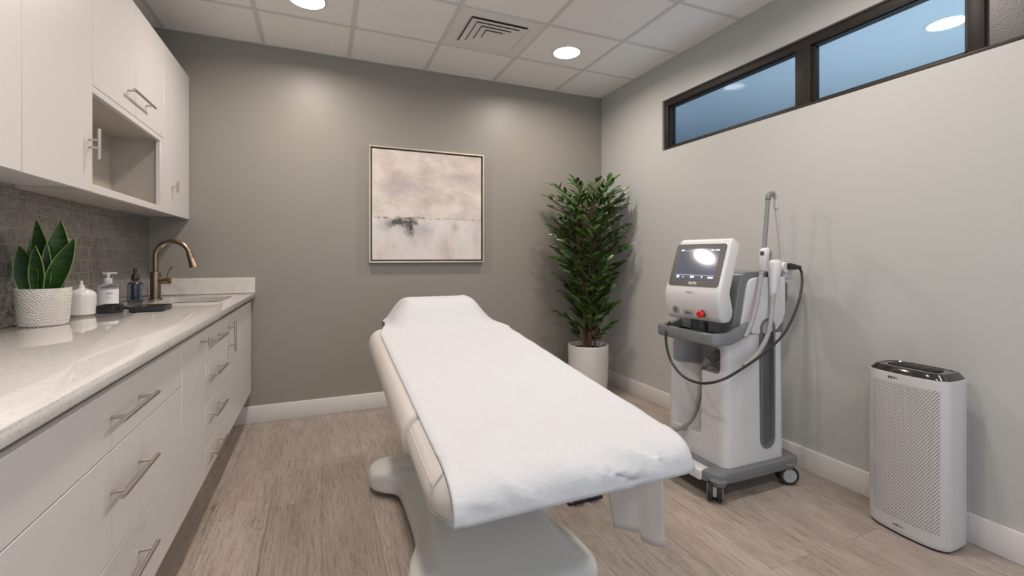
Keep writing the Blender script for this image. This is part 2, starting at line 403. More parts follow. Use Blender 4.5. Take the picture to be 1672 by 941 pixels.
# clerestory window with the corridor behind it
FX0, FX1 = XR+.018, XR+.10
wf = bpy.data.objects.new('window_1', None); COL.objects.link(wf); wf.location = (XR, WY0, WZ0); ORG['window_1'] = Vector(wf.location); wf['kind'] = 'structure'
bm = NB(); B = .042
box(bm, FX0, FX1, WY0, WY1, WZ0, WZ0+B-.018, .003); box(bm, FX0, FX1, WY0, WY1, WZ1-B-.008, WZ1, .003)
for a, b2 in ((WY1-B, WY1), (1.705, 1.79), (.975, 1.03), (WY0, WY0+B)): box(bm, FX0, FX1, a, b2, WZ0+B-.02, WZ1-B-.006, .003)
obj('window_frame', bm, M['frame'], wf)
bm = NB()
for a, b2 in ((1.79, WY1-B), (1.03, 1.705)):
    for (p, q, r, s) in ((a, b2, WZ0+B-.018, WZ0+B-.006), (a, b2, WZ1-B-.016, WZ1-B), (a, a+.016, WZ0+B-.018, WZ1-B), (b2-.016, b2, WZ0+B-.018, WZ1-B)):
        box(bm, FX0+.020, FX0+.032, p, q, r, s)
obj('glazing_bead', bm, M['frame'], wf)
for a, b2 in ((1.79, WY1-B), (1.03, 1.705)):
    bm = NB(); box(bm, FX0+.036, FX0+.042, a, b2, WZ0+B-.018, WZ1-B); obj('window_pane', bm, M['pane'], wf)
bm = NB(); box(bm, FX0+.02, FX0+.05, WY0+B, .975, WZ0+B-.018, WZ1-B)
pm = paint('dark textured panel', (.075, .07, .072), .35, .5); obj('window_panel', bm, pm, wf)
# corridor shell beyond the window
bm = NB(); box(bm, XR+.12, 6.6, -.5, 5.4, 2.75, 2.80); struct('ceiling', bm, M['plaster'])
bm = NB(); box(bm, 6.5, 6.6, -.5, 5.4, 1.0, 2.75); struct('wall_corridor', bm, M['plaster'])
bm = NB(); box(bm, XR+.12, 6.6, 5.3, 5.4, 1.0, 2.75); struct('wall_corridor', bm, M['plaster'])
bm = NB(); box(bm, XR+.12, 6.6, -.5, -.4, 1.0, 2.75); struct('wall_corridor', bm, M['plaster'])
bm = NB(); box(bm, XR+.12, 6.6, -.5, 5.4, .95, 1.0); struct('floor', bm, M['plaster'])

# tile backsplash
bm = NB(); box(bm, XL+.001, XL+.010, .895, YB-.001, .9435, 1.4575); tag(obj('tile_backsplash', bm, M['tile'], origin=(XL, 2, .943)), 'glossy dark grey mosaic tile backsplash between the counter and the wall cabinets', 'backsplash')

# ------------------------------------------------------------------ base cabinets
XF = -.465
def handle(p, q, out, parent, r=.006, inset=.035, so=.034, m=None):     # bar handle from p to q, standing off by 'so' along 'out'
    p, q, out = Vector(p), Vector(q), Vector(out); d = (q-p).normalized(); bm = NB(); L = (q-p).length
    cyl(bm, p+out*so, q+out*so, r)
    for s in ([inset, L-inset] if L > 2.2*inset else [L/2]):
        cyl(bm, p+d*s, p+d*s+out*so, r*.75)
    return obj('handle', bm, m or M['nickel'], parent)
OX = (1, 0, 0)
def base_cab(y0, y1, label, drawers=None, doors=None, hollow=False):
    t = thing('base_cabinet', label, 'cabinet', ((XL+XF)/2, (y0+y1)/2, 0))
    bm = NB(); (box(bm, XL+.002, XF-.021, y0+.0005, y1-.0005, .235, .905) if not hollow else [box(bm, XL+.002, XF-.021, y0+.0005, y1-.0005, .235, .253), box(bm, XL+.002, XF-.021, y0+.0005, y0+.018, .253, .905), box(bm, XL+.002, XF-.021, y1-.018, y1-.0005, .253, .905), box(bm, XL+.002, XL+.01, y0+.018, y1-.018, .253, .905)]); obj('carcass', bm, M['cabin'], t)
    bm = NB(); box(bm, XL+.02, -.60, y0+.0005, y1-.0005, 0, .235); obj('toe_kick', bm, M['kick'], t)
    for z0, z1, h in drawers or []:
        bm = NB(); box(bm, XF-.02, XF, y0+.0015, y1-.0015, z0+.0015, z1-.0015, .0012, 1); d = obj('drawer', bm, M['cab'], t)
        if h: handle((XF, h[0], h[2]), (XF, h[1], h[2]), OX, d)
    for a, b2, h in doors or []:
        bm = NB(); box(bm, XF-.02, XF, a+.0015, b2-.0015, .2365, .8815, .0012, 1); d = obj('door', bm, M['cab'], t)
        if h: handle((XF, h[0], h[1]), (XF, h[0], h[2]), OX, d)
    return t
Z3 = [(.735, .883), (.475, .735), (.235, .475)]
base_cab(.90, 1.967, 'wide white three drawer base cabinet nearest the camera with long bar handles', [(a, b2, (1.339, 1.588, h)) for (a, b2), h in zip(Z3, (.815, .636, .388))])
base_cab(1.967, 2.338, 'narrow plain white base cabinet with one door between the two drawer units', doors=[(1.967, 2.338, (2.243, .832, .862))])
Z4 = [(.737, .883), (.549, .737), (.362, .549), (.235, .362)]
base_cab(2.338, 2.812, 'narrow white base cabinet with a stack of four small drawers', [(a, b2, (2.39, 2.625, h)) for (a, b2), h in zip(Z4, (.822, .672, .490, .315))])
base_cab(2.812, YB-.03, 'white two door base cabinet at the far end under the sink', doors=[(2.812, 3.232, (2.845, .690, .856)), (3.232, YB-.03, None)], hollow=True)
# ------------------------------------------------------------------ countertop, sink, tap
CT = (-.44, .912, .943)
bm = NB(); box(bm, XL+.0105, -.44, .895, YB, .912, .943, .0035, 2)
ct = obj('countertop', bm, M['quartz'], origin=(-.75, 2, .912)); tag(ct, 'pale speckled quartz worktop running along the white base cabinets', 'countertop')
SX0, SX1, SY0, SY1 = -.875, -.535, 3.06, 3.47
def plan_prism(bm, pts, z0, z1): ring_loft(bm, [[Vector((x, y, z0)) for x, y in pts], [Vector((x, y, z1)) for x, y in pts]])
c = NB(); plan_prism(c, rrect(SX0, SX1, SY0, SY1, .05), .8, 1.1)
bmesh.ops.translate(c, vec=-ORG[ct.name], verts=c.verts); ct.location = (0, 0, 0); bake_cut(ct, [c]); ct.location = ORG[ct.name]
bm = NB(); box(bm, XL+.0105, -.441, YB-.02, YB, .943, 1.054, .002, 1); tag(obj('end_splash', bm, M['quartz'], origin=(-.75, YB-.01, .943)), 'low speckled quartz upstand at the far end of the worktop against the back wall', 'backsplash')
sk = thing('undermount_sink', 'stainless steel undermount sink set into the far end of the worktop', 'sink', ((SX0+SX1)/2, (SY0+SY1)/2, .72))
bm = NB(); R = lambda i, z, r=.055: [Vector((x, y, z)) for x, y in rrect(SX0+i, SX1-i, SY0+i, SY1-i, r)]
ring_loft(bm, [R(-.012, .9115), R(-.004, .9115), R(-.004, .77), R(.03, .74), R(.12, .735, .04)]); bm.faces.ensure_lookup_table()
bmesh.ops.delete(bm, geom=[bm.faces[-2]], context='FACES_ONLY')
obj('basin', bm, M['steel'], sk)
bm = NB(); cyl(bm, ((SX0+SX1)/2, (SY0+SY1)/2, .734), ((SX0+SX1)/2, (SY0+SY1)/2, .742), .04); obj('drain', bm, M['chrome'], sk)
fx, fy = -.925, 3.36
fa = thing('kitchen_faucet', 'brushed bronze gooseneck pull-down faucet beside the sink', 'faucet', (fx, fy, .943))
bm = NB(); lathe(bm, [(.036, 0), (.036, .006), (.028, .009), (.028, .165), (.024, .17), (.018, .172)], (fx, fy, .943)); obj('body', bm, M['bronze'], fa)
sd = Vector((.94, -.12, 0)).normalized(); bm = NB(); R_ = .090
pts = [Vector((fx, fy, 1.10)), Vector((fx, fy, 1.15))]+[Vector((fx, fy, 1.205))+sd*(R_-R_*math.cos(a))+Vector((0, 0, R_*math.sin(a))) for a in [math.pi*k/12*.95 for k in range(0, 13)]]
tube(bm, pts, .0145, 16, 4); obj('spout', bm, M['bronze'], fa)
e = pts[-1]; dn = (pts[-1]-pts[-2]).normalized(); bm = NB(); cyl(bm, e-dn*.004, e+dn*.03, .018, .018, 20); cyl(bm, e+dn*.03, e+dn*.085, .018, .024, 20); obj('spray_head', bm, M['bronze'], fa)
bm = NB(); cyl(bm, (fx+.02, fy-.005, 1.055), (fx+.075, fy-.012, 1.055), .019, .019); cyl(bm, (fx+.075, fy-.012, 1.055), (fx+.082, fy-.012, 1.055), .019, .012)
tube(bm, [(fx+.062, fy-.01, 1.065), (fx+.066, fy-.01, 1.10), (fx+.075, fy-.01, 1.125), (fx+.088, fy-.01, 1.14)], .0045, 10); obj('lever', bm, M['bronze'], fa)

# ------------------------------------------------------------------ wall cabinets
XU = -.84; UT = 2.44
def upper(y0, y1, z0, label):
    t = thing('wall_cabinet', label, 'cabinet', ((XL+XU)/2, (y0+y1)/2, z0)); return t
def udoor(t, y0, y1, z0, z1):
    bm = NB(); box(bm, XU-.02, XU, y0+.0015, y1-.0015, z0, z1, .0012, 1); return obj('door', bm, M['cab'], t)
for y0, y1, lab, h in ((1.38, 1.848, 'tall white wall cabinet cut by the left edge of the picture', None), (1.848, 2.310, 'tall white wall cabinet just left of the open niche', (2.275, 1.585, 1.705))):
    t = upper(y0, y1, 1.475, lab)
    bm = NB(); box(bm, XL, XU-.0205, y0+.0005, y1-.0005, 1.475, UT); obj('carcass', bm, M['cab'], t)
    d = udoor(t, y0, y1, 1.459, UT)
    if h: handle((XU, h[0], h[1]), (XU, h[0], h[2]), OX, d, inset=.045)
t = upper(2.312, 3.186, 1.475, 'white wall cabinet with an open niche below two lift-up doors')
X0 = XL; bm = NB(); NZ0, NZ1 = 1.490, 1.862; ya, yb = 2.3105, 3.1895
box(bm, X0, XU, ya, yb, 1.459, NZ0, .001, 1); box(bm, X0, XU-.0205, ya, ya+.018, NZ0, UT); box(bm, X0, XU-.0205, yb-.018, yb, NZ0, UT)
box(bm, X0, XU-.0205, ya+.018, yb-.018, NZ1, NZ1+.018); box(bm, X0, XU-.0205, ya+.018, yb-.018, UT-.018, UT); box(bm, X0, X0+.006, ya+.018, yb-.018, NZ0, NZ1)
obj('carcass', bm, M['cabin'], t)
bm = NB(); box(bm, XU-.020, XU, ya, yb, NZ1-.006, NZ1+.022, .0015, 1); box(bm, XU-.020, XU+.0004, ya, yb, 1.4585, NZ0+.0005, .001, 1); box(bm, XU-.020, XU, 3.128, 3.142, NZ0, NZ1-.006, .001, 1); box(bm, XU-.020, XU, 3.150, yb, NZ0, NZ1-.006, .001, 1); box(bm, XU-.0204, XU-.006, 3.142, 3.150, NZ0, NZ1-.006)
obj('niche_frame', bm, M['cab'], t)
d1 = udoor(t, 2.310, 2.766, 1.886, UT); d2 = udoor(t, 2.766, 3.19, 1.886, UT)
handle((XU, 2.635, 1.985), (XU, 2.93, 1.985), OX, t, inset=.03)
t = upper(3.19, YB-.002, 1.475, 'tall white wall cabinet at the far end against the back wall')
bm = NB(); box(bm, XL, XU-.0205, 3.1905, YB, 1.475, UT); obj('carcass', bm, M['cab'], t)
d = udoor(t, 3.19, YB-.004, 1.459, UT); handle((XU, 3.345, 1.595), (XU, 3.345, 1.662), OX, d, so=.03)

# ------------------------------------------------------------------ picture
pc = thing('framed_painting', 'square abstract painting in a thin champagne float frame on the back wall', 'painting', (.342, YB, 1.155))
PX0, PX1, PZ0, PZ1 = .342, 1.293, 1.155, 2.080
bm = NB(); w = .012; d = .045
for a in ((PX0, PX1, PZ0, PZ0+w), (PX0, PX1, PZ1-w, PZ1), (PX0, PX0+w, PZ0+w, PZ1-w), (PX1-w, PX1, PZ0+w, PZ1-w)): box(bm, a[0], a[1], YB-d, YB-.001, a[2], a[3], .001, 1)
obj('frame', bm, M['champagne'], pc)
bm = NB(); box(bm, PX0+w, PX1-w, YB-.018, YB-.001, PZ0+w, PZ1-w); obj('backing', bm, M['black'], pc)
ORG['cv'] = Vector((0, 0, 0))
bm = NB(); box(bm, PX0+.024, PX1-.024, YB-d+.008, YB-.018, PZ0+.024, PZ1-.024, .001, 1); cv = obj('canvas', bm, M['art'], pc)
for vv in cv.data.vertices: vv.co -= Vector((.024, 0, .024))
cv.location = (.024, 0, .024)

# ------------------------------------------------------------------ ceiling lights and air diffuser
def downlight(x, y, label, group=None, z=ZC, watts=LAMP_W, colr=LAMP_C, spread=165):
    t = thing('ceiling_light', label, 'ceiling light', (x, y, z), group)
    bm = NB(); lathe(bm, [(.096, -.0005), (.1, -.007), (.112, -.006), (.118, 0)], (x, y, z)); obj('trim_ring', bm, M['vent'], t)
    bm = NB(); cyl(bm, (x, y, z-.0045), (x, y, z-.0075), .095, .092, 40); obj('diffuser', bm, M['lamp'], t)
    L = bpy.data.lights.new('lamp', 'AREA'); L.shape = 'DISK'; L.size = .17; L.energy = watts; L.color = colr; L.spread = math.radians(spread)
    lo = bpy.data.objects.new('lamp', L); COL.objects.link(lo); lo.parent = t; lo.location = (0, 0, -.012)
    return t
downlight(*LAMPS[0], 'round white downlight cut by the top edge of the picture')
downlight(*LAMPS[1], 'round white downlight in the ceiling tile right of the air diffuser')
for p in LAMPS[2:]: downlight(*p, 'round white downlight in the ceiling nearer the camera', 'downlights nearer the camera', watts=LAMP_W if p[1] > 0 else LAMP_W*.75)
downlight(3.81, 1.65, 'round ceiling light seen through the high window', watts=34, colr=(1, 1, 1), spread=115)
downlight(3.30, .90, 'unseen ceiling light added to brighten the space beyond the high window', None, watts=34, colr=(1, 1, 1), spread=115)  # second corridor lamp, added out of view to brighten what the panes show
dx0, dx1, dy0, dy1 = .802, 1.378, 2.697, 3.213; mx, my = (dx0+dx1)/2, (dy0+dy1)/2
df = thing('air_diffuser', 'square white four way ceiling air diffuser', 'vent', (mx, my, ZC))
def sqring(bm, h0, z0, h1, z1, th=.0025):
    k = (dy1-dy0)/(dx1-dx0)
    P = lambda h, z: [Vector((mx+a*h, my+b2*h*k, z)) for a, b2 in ((-1, -1), (1, -1), (1, 1), (-1, 1))]
    V = [[bm.verts.new(p) for p in r] for r in (P(h0, z0), P(h1, z1), P(h1, z1+th), P(h0, z0+th))]
    for a, b2 in zip(V, V[1:]+V[:1]):
        for i in range(4): bm.faces.new((a[i], a[(i+1) % 4], b2[(i+1) % 4], b2[i]))
bm = NB(); sqring(bm, .288, ZC-.008, .215, ZC-.008); sqring(bm, .216, ZC-.009, .198, ZC-.002); obj('frame', bm, M['vent'], df, sharp=20)
bm = NB(); box(bm, mx-.2, mx+.2, my-.18, my+.18, ZC-.0015, ZC-.0005); obj('throat', bm, M['ventdark'], df)
for h in (.195, .150, .105, .060):
    bm = NB(); sqring(bm, h, ZC-.016, h-.0425, ZC-.008, .0015); obj('louvre', bm, M['vent'], df, sharp=20)
bm = NB(); box(bm, mx-.026, mx+.026, my-.023, my+.023, ZC-.014, ZC-.006); obj('centre_plate', bm, M['vent'], df)

# ------------------------------------------------------------------ treatment table
tb = thing('treatment_table', 'cream leather treatment table on a white moulded pedestal base in the middle of the room', 'treatment table', (.64, 1.9, 0))
ztop = lambda y: .652+(y-1.05)*.099
def cushion(y0, y1, x0, x1, th, rs, re, r=.066, droop=0, ny=26, crn=.0):
    """rounded cushion running along y; rs, re: rounding of near and far end"""
    bm = NB(); rings = []
    ys = [y0+rs*(1-math.cos(k/7*math.pi/2)) for k in range(8)] + [y0+rs+(y1-re-y0-rs)*k/ny for k in range(1, ny)] + [y1-re+re*math.sin(k/7*math.pi/2) for k in range(8)]
    for y in ys:
        ins = 0
        if y < y0+rs: q = (y0+rs-y)/rs; ins = min(rs, .075)*(1-math.sqrt(max(0, 1-q*q)))
        if y > y1-re: q = (y-(y1-re))/re; ins = re*(1-math.sqrt(max(0, 1-q*q)))
        zt = ztop(y); hh = th/2-.002; iz = min(ins, hh)
        a0, a1, b0, b1 = x0+min(ins, .06)+crn*ins, x1-min(ins, .06)-crn*ins, zt-th+iz, zt-iz*.85
        rr = min(r, (b1-b0)/2-.0005)
        rings.append([Vector((p[0], y, p[1])) for p in rrect(a0, a1, b0, b1, max(rr, .001), 7)])
    ring_loft(bm, rings); return bm
CX0, CX1 = .238, 1.045
obj('leg_cushion', cushion(1.062, 1.462, CX0+.006, CX1-.006, .132, .115, .03), M['leather'], tb)
obj('back_cushion', cushion(1.464, 2.64, CX0, CX1, .155, .03, .075, crn=.6), M['leather'], tb)
# seams: piping lines along the left side of both cushions and round the corner of the leg cushion
for y0, y1 in ((1.13, 1.44), (1.49, 2.55)):
    for xx, dz, dx in ((CX0, -.030, .0155), (CX1, -.030, -.0155)):
        bm = NB(); tube(bm, [(xx+dx, y0+(y1-y0)*k/6, ztop(y0+(y1-y0)*k/6)+dz) for k in range(7)], .0016, 6, 3); obj('seam', bm, M['stitch'], tb)
bm = NB(); ya = 1.125; tube(bm, [(CX0+.045, ya, ztop(ya)-.006), (CX0+.013, ya-.004, ztop(ya)-.045), (CX0+.010, ya-.004, ztop(ya)-.085), (CX0+.045, ya+.002, ztop(ya)-.125)], .0016, 6, 5); obj('seam', bm, M['stitch'], tb)
# raised headrest wedge
def hump(x, y):
    s = min(max((y-2.43)/.27, 0), 1); s = s*s*(3-2*s); b_ = min(max((2.95-y)/.10, 0), 1)
    w_ = min(max((.335-abs(x-.652))/.155, 0), 1); w_ = w_*w_*(3-2*w_)
    return .142*s*w_
bm = NB(); rings = []
for k in range(15):
    y = 2.45+.37*k/14; pr = []
    n = 24
    for i in range(n+1):
        x = .652-.28+.56*i/n; pr.append(Vector((x, y, ztop(min(y, 2.6))+max(hump(x, y)-.004, -.02))))
    pr += [Vector((.652+.28, y, ztop(min(y, 2.6))-.05)), Vector((.652-.28, y, ztop(min(y, 2.6))-.05))]; rings.append(pr)
ring_loft(bm, rings); obj('headrest', bm, M['leather'], tb)
# frame under the cushions and lifting column
bm = NB(); rings = [[Vector((x, y, ztop(y)-.155+dz)) for x, dz in ((.42, -.035), (.88, -.035), (.88, .006), (.42, .006))] for y in (1.42, 1.9, 2.5)]
ring_loft(bm, rings); obj('support_frame', bm, M['basewhite'], tb)
bm = NB(); ring_loft(bm, [[Vector((x, y, z)) for x, y in rrect(.42+i, .86-i, 1.62+i, 2.22-i, .06)] for i, z in ((0, .12), (0, .34), (.02, .345), (.02, .555))]); obj('lift_column', bm, M['basewhite'], tb)
HP = [(0, 1.345), (.25, 1.345), (.33, 1.37), (.335, 1.50), (.315, 1.63), (.262, 1.74), (.245, 1.85), (.245, 2.20), (.262, 2.28), (.34, 2.33), (.375, 2.38), (.37, 2.50), (.30, 2.55), (0, 2.55)]
plan = [(x, y) for x, y in HP]+[(-x, y) for x, y in reversed(HP[1:-1])]; plan = chaikin(plan, 3); bx, by = .596, 1.95
def bring(sx, sy, z, zr=0): return [Vector((bx+x*sx, by+(y-by)*sy, z)) for x, y in plan]
bm = NB(); ring_loft(bm, [bring(.95, .98, .030), bring(.985, .992, .034), bring(1, 1, .048), bring(1, 1, .085), bring(.985, .993, .103), bring(.95, .98, .116), bring(.88, .95, .126), bring(.80, .90, .136), bring(.72, .82, .158), bring(.66, .70, .185), bring(.60, .58, .20)])
obj('base', bm, M['basewhite'], tb, sharp=60)
for sx in (-1, 1):
    for y in (1.44, 2.44):
        bm = NB(); cyl(bm, (bx+sx*.29, y, 0), (bx+sx*.29, y, .04), .032, .032, 24); obj('foot', bm, M['rubber'], tb)

# sheet
def sheet():
    bm = NB(); nx = 90; x0, x1 = .283, 1.008
    prof = []                                            # (y, z-mode)
    drape = [(1.018, .574), (1.020, .586), (1.023, .600), (1.027, .614), (1.033, .628), (1.043, .640), (1.058, .6495), (1.078, .657), (1.10, .662), (1.125, .6655)]
    ys = [1.14+(2.80-1.14)*k/110 for k in range(111)]
    V = []
    for j in range(len(drape)+len(ys)+6):
        row = []
        for i in range(nx+1):
            s = i/nx; x = x0+(x1-x0)*s
            if j < len(drape):
                y, z = drape[j]; f = 1-j/len(drape)
                # folds spreading over the foot end, hem kept straight
                k = math.sin(f*math.pi*.95)
                w = (.5-abs(noise.noise(Vector((x*4.6+j*.16, j*.12, 0)))))*.052*k*min(1, s*9) + noise.noise(Vector((x*15+j*.25, j*.3, 3)))*.012*k-.018*k
                w *= min(1, max(0, (1-s)*5-.1)); y -= .004; y -= abs(w)*.8 + .004; z += w*.8*min(1, j/2.5)
                x += (-.006 if s < .5 else .006)*f*abs(2*s-1)
                if s > .93: y += .03*((s-.93)/.07)**2*(1-f*.6)
            elif j < len(drape)+len(ys):
                y = ys[j-len(drape)]; z = ztop(min(y, 2.6))+.0065+hump(x, y)
                near = max(0, 1-(y-1.14)/.28)
                w = noise.noise(Vector((x*6+y*3, y*9, 0)))*.016*near + noise.noise(Vector((x*3.2, y*5, 5)))*.004 + noise.noise(Vector((x*9+y*6, y*12, 8)))*.0022
                z += abs(w)
                # tension folds off the headrest
                hd = math.exp(-((y-2.52)/.13)**2); z += .007*hd*max(0, math.sin((x*1.2+y*.6)*42))*min(1, max(0, abs(x-.652)-.14)*8)
                e = min(s, 1-s); z -= .008*max(0, 1-e/.03) if y < 2.62 else 0
            else:
                k = j-len(drape)-len(ys)+1; y = 2.80+.012*k; zt = ztop(2.6)+.0065+hump(x, 2.80); z = zt-.022*k*(k/6)
            if y > 2.43:
                q = min((y-2.43)/.26, 1); q = q*q*(3-2*q); x = .6455+(x-.6455)*(1-.14*q)
                z = ztop(min(y, 2.6))+.0065+hump(x, y)-(.022*(k_-0)*(k_/6) if (k_ := max(0, j-len(drape)-len(ys)+1)) else 0)+.003*math.sin(x*60+y*30)*q*(abs(x-.65) > .17)
            if s < .036: z += .0022
            if s > .966: z += .0015
            row.append(bm.verts.new((x, y, z)))
        V.append(row)
    for a, b2 in zip(V, V[1:]):
        for i in range(nx): bm.faces.new((a[i], a[i+1], b2[i+1], b2[i]))
    return bm
sh = obj('sheet', sheet(), M['paper'], origin=(.64, 1.9, .7), sharp=180)
tag(sh, 'white non-woven disposable sheet spread over the treatment table', 'sheet')
md = sh.modifiers.new('thick', 'SOLIDIFY'); md.thickness = .0012; md.offset = 1
# narrow paper tail hanging beneath the foot end
bm = NB(); rows = []
A = [at(985, 805, 'y', 1.31), at(1003, 862, 'y', 1.30), at(1048, 880, 'y', 1.22), at(1085, 893, 'y', 1.165)]
pl = [(Vector((.885, 1.34)), Vector((.926, 1.300)), .271), (Vector((.91, 1.315)), Vector((.944, 1.280)), .270), (Vector((.94, 1.285)), Vector((.965, 1.255)), .272), (Vector((.965, 1.255)), Vector((.982, 1.236)), .276), (Vector((.973, 1.243)), Vector((.987, 1.229)), .252), (Vector((.99, 1.215)), Vector((1.002, 1.200)), .249), (Vector((1.005, 1.195)), Vector((1.015, 1.180)), .252), (Vector((1.022, 1.17)), Vector((1.027, 1.164)), .259)]
pl2 = []
for i in range(len(pl)-1):
    for k in range(4):
        s = k/4; pl2.append((pl[i][0].lerp(pl[i+1][0], s), pl[i][1].lerp(pl[i+1][1], s), pl[i][2]*(1-s)+pl[i+1][2]*s))
pl2.append(pl[-1])
for top, bot, zb in pl2:
    r = []
    for k in range(13):
        s = k/12; p = top.lerp(bot, s**.8); r.append(bm.verts.new((p.x, p.y, .545+(zb-.545)*s)))
    rows.append(r)
for a, b2 in zip(rows, rows[1:]):
    for i in range(12): bm.faces.new((a[i], a[i+1], b2[i+1], b2[i]))
tl = obj('paper_strip', bm, M['thin'], origin=(.96, 1.22, .25), sharp=180); tag(tl, 'thin white paper strip hanging down below the foot end of the treatment table', 'paper strip')
md = tl.modifiers.new('thick', 'SOLIDIFY'); md.thickness = .0008
# foot pedal on the floor behind
fp = thing('foot_pedal', 'small dark blue foot pedal on the floor under the treatment table', 'foot pedal', (1.19, 1.93, 0))
bm = NB(); box(bm, 1.10, 1.29, 1.90, 1.98, 0, .018, .006); obj('base', bm, M['black'], fp)
for x in (1.125, 1.21):
    bm = NB(); box(bm, x, x+.055, 1.885, 1.955, .018, .034, .008); obj('pedal', bm, M['blue_dark'], fp)

# ------------------------------------------------------------------ laser machine
lz = thing('laser_machine', 'white and grey laser treatment machine on casters with a tilted touchscreen', 'laser machine', (2.05, 1.87, 0))
def tapered(x0, x1, y0, y1, z0, z1, tx0=0, tx1=0, ty=0, r=.04, n=6, rb=.0):
    bm = NB(); rings = []
    for k in range(n+1):
        s = k/n; z = z0+(z1-z0)*s
        rings.append([Vector((x, y, z)) for x, y in rrect(x0+tx0*s, x1-tx1*s, y0+ty*s, y1-ty*s, r, 7)])
    ring_loft(bm, rings); return bm
PLN = [(1.735, 1.70), (1.80, 1.635), (1.88, 1.625), (2.24, 1.625), (2.33, 1.63), (2.37, 1.66), (2.37, 2.08), (2.33, 2.115), (1.88, 2.12), (1.80, 2.11), (1.735, 2.04)]
pp = chaikin(PLN, 2); cxp, cyp = 2.05, 1.87
def pr(s, z): return [Vector((cxp+(x-cxp)*s, cyp+(y-cyp)*s, z)) for x, y in pp]
bm = NB(); ring_loft(bm, [pr(.97, .086), pr(.99, .090), pr(1, .100), pr(1, .128), pr(.985, .137), pr(.95, .140)]); obj('base_plate', bm, M['dev_grey'], lz)
bm = NB(); box(bm, 1.7315, 1.80, 1.715, 2.02, .0895, .1405, .006, 3); obj('front_skirt', bm, M['dev_white'], lz)
for x in (1.79, 2.27):
    for y in (1.655, 2.09): 
        bm = NB(); lathe(bm, [(.030, 0), (.036, .006), (.045, .03), (.04, .034)], (x, y, .082)); obj('caster_mount', bm, M['dev_grey'], lz)
LO = ORG[lz.name]
body = obj('body', tapered(1.856, 2.292, 1.668, 2.09, .135, .800, .012, 0, .008, .045), M['dev_white'], lz)
def cutb(f): 
    bmc = f; bmesh.ops.translate(bmc, vec=-LO, verts=bmc.verts); return bmc
def xprism(x0, x1, pts):     # prism along x from a (y,z) outline
    b_ = NB(); ring_loft(b_, [[Vector((x, y, z)) for y, z in pts] for x in (x0, x1)]); return b_
def yprism(y0, y1, pts):
    b_ = NB(); ring_loft(b_, [[Vector((x, y, z)) for x, z in pts] for y in (y0, y1)]); return b_
c1 = cutb(xprism(1.80, 2.08, rrect(1.712, 2.045, .600, .738, .028)))
b_ = NB(); ring_loft(b_, [[Vector((x, y, z)) for x, y in ((1.80, 2.10-.06), (1.80, 1.83), (1.962, 1.83), (1.975, 1.86), (1.955, 1.93), (1.90, 2.01), (1.862, 2.045))] for z in (.255, .66)])
c2 = cutb(b_)
c3 = cutb(yprism(1.60, 1.690, rrect(2.098, 2.205, .20, .88, .053, 8)))
lz.location = (0, 0, 0); bpy.context.view_layer.update(); bake_cut(body, [c1, c2, c3]); lz.location = LO
md = body.modifiers.new('bev', 'BEVEL'); md.width = .006; md.segments = 3; md.limit_method = 'ANGLE'; md.angle_limit = math.radians(40)
# side slot lining with a coiled hose panel
def ring_prism(outer, inner, y0, y1):
    b_ = NB(); V = [[b_.verts.new((x, y, z)) for x, z in P] for P, y in ((outer, y0), (inner, y0), (inner, y1), (outer, y1))]; n = len(outer)
    for a, b2 in zip(V, V[1:]+V[:1]):
        for i in range(n): b_.faces.new((a[i], a[(i+1) % n], b2[(i+1) % n], b2[i]))
    return b_
obj('slot_rim', ring_prism(rrect(2.0975, 2.2055, .1995, .8805, .0535, 8), rrect(2.112, 2.192, .214, .866, .0395, 8), 1.664, 1.692), M['dev_grey'], lz)
obj('slot_panel', yprism(1.684, 1.692, rrect(2.112, 2.192, .214, .866, .0395, 8)), M['slot_tex'], lz)
# rear tower: grey shell with a white side panel
tower = yprism(1.682, 2.078, [(1.915, .795), (1.935, .92), (1.965, 1.06), (1.985, 1.11), (2.015, 1.125), (2.285, 1.125), (2.292, 1.115), (2.292, .795)])
o = obj('rear_shell', tower, M['dev_grey'], lz); md = o.modifiers.new('bev', 'BEVEL'); md.width = .018; md.segments = 4; md.limit_method = 'ANGLE'; md.angle_limit = math.radians(25)
o = obj('side_panel', yprism(1.670, 1.69, chaikin([(1.955, .80), (1.985, .93), (2.005, 1.03), (2.02, 1.075), (2.05, 1.092), (2.10, 1.095), (2.288, 1.097), (2.290, 1.08), (2.290, .80)], 2)), M['dev_white'], lz)
md = o.modifiers.new('bev', 'BEVEL'); md.width = .005; md.segments = 2; md.limit_method = 'ANGLE'
o = obj('top_edge', yprism(2.04, 2.082, rrect(2.0, 2.292, 1.115, 1.137, .009)), M['dev_white'], lz)
# bumper tray round the front
b_ = NB(); PO = chaikin([(2.00, 1.64), (1.84, 1.622), (1.755, 1.635), (1.725, 1.70), (1.722, 1.95), (1.735, 2.02), (1.80, 2.055), (2.0, 2.085)], 0)
PO = [tuple(p) for p in [(q.x, q.y) for q in catmull([Vector((x, y, 0)) for x, y in PO], 5)]]
def tray_ring(off):
    out = []
    for i, (x, y) in enumerate(PO):
        a = Vector(PO[max(i-1, 0)]); b2 = Vector(PO[min(i+1, len(PO)-1)]); d = (b2-a).normalized(); nrm = Vector((d.y, -d.x)); out.append((x+nrm.x*off, y+nrm.y*off))
    return out
def trz(x): return max(0, (x-1.85))*.28
outer, inner = tray_ring(0), tray_ring(.040)
if (Vector(inner[len(inner)//2])-Vector((1.9, 1.85))).length > (Vector(outer[len(outer)//2])-Vector((1.9, 1.85))).length: inner = tray_ring(-.040)
R1 = []
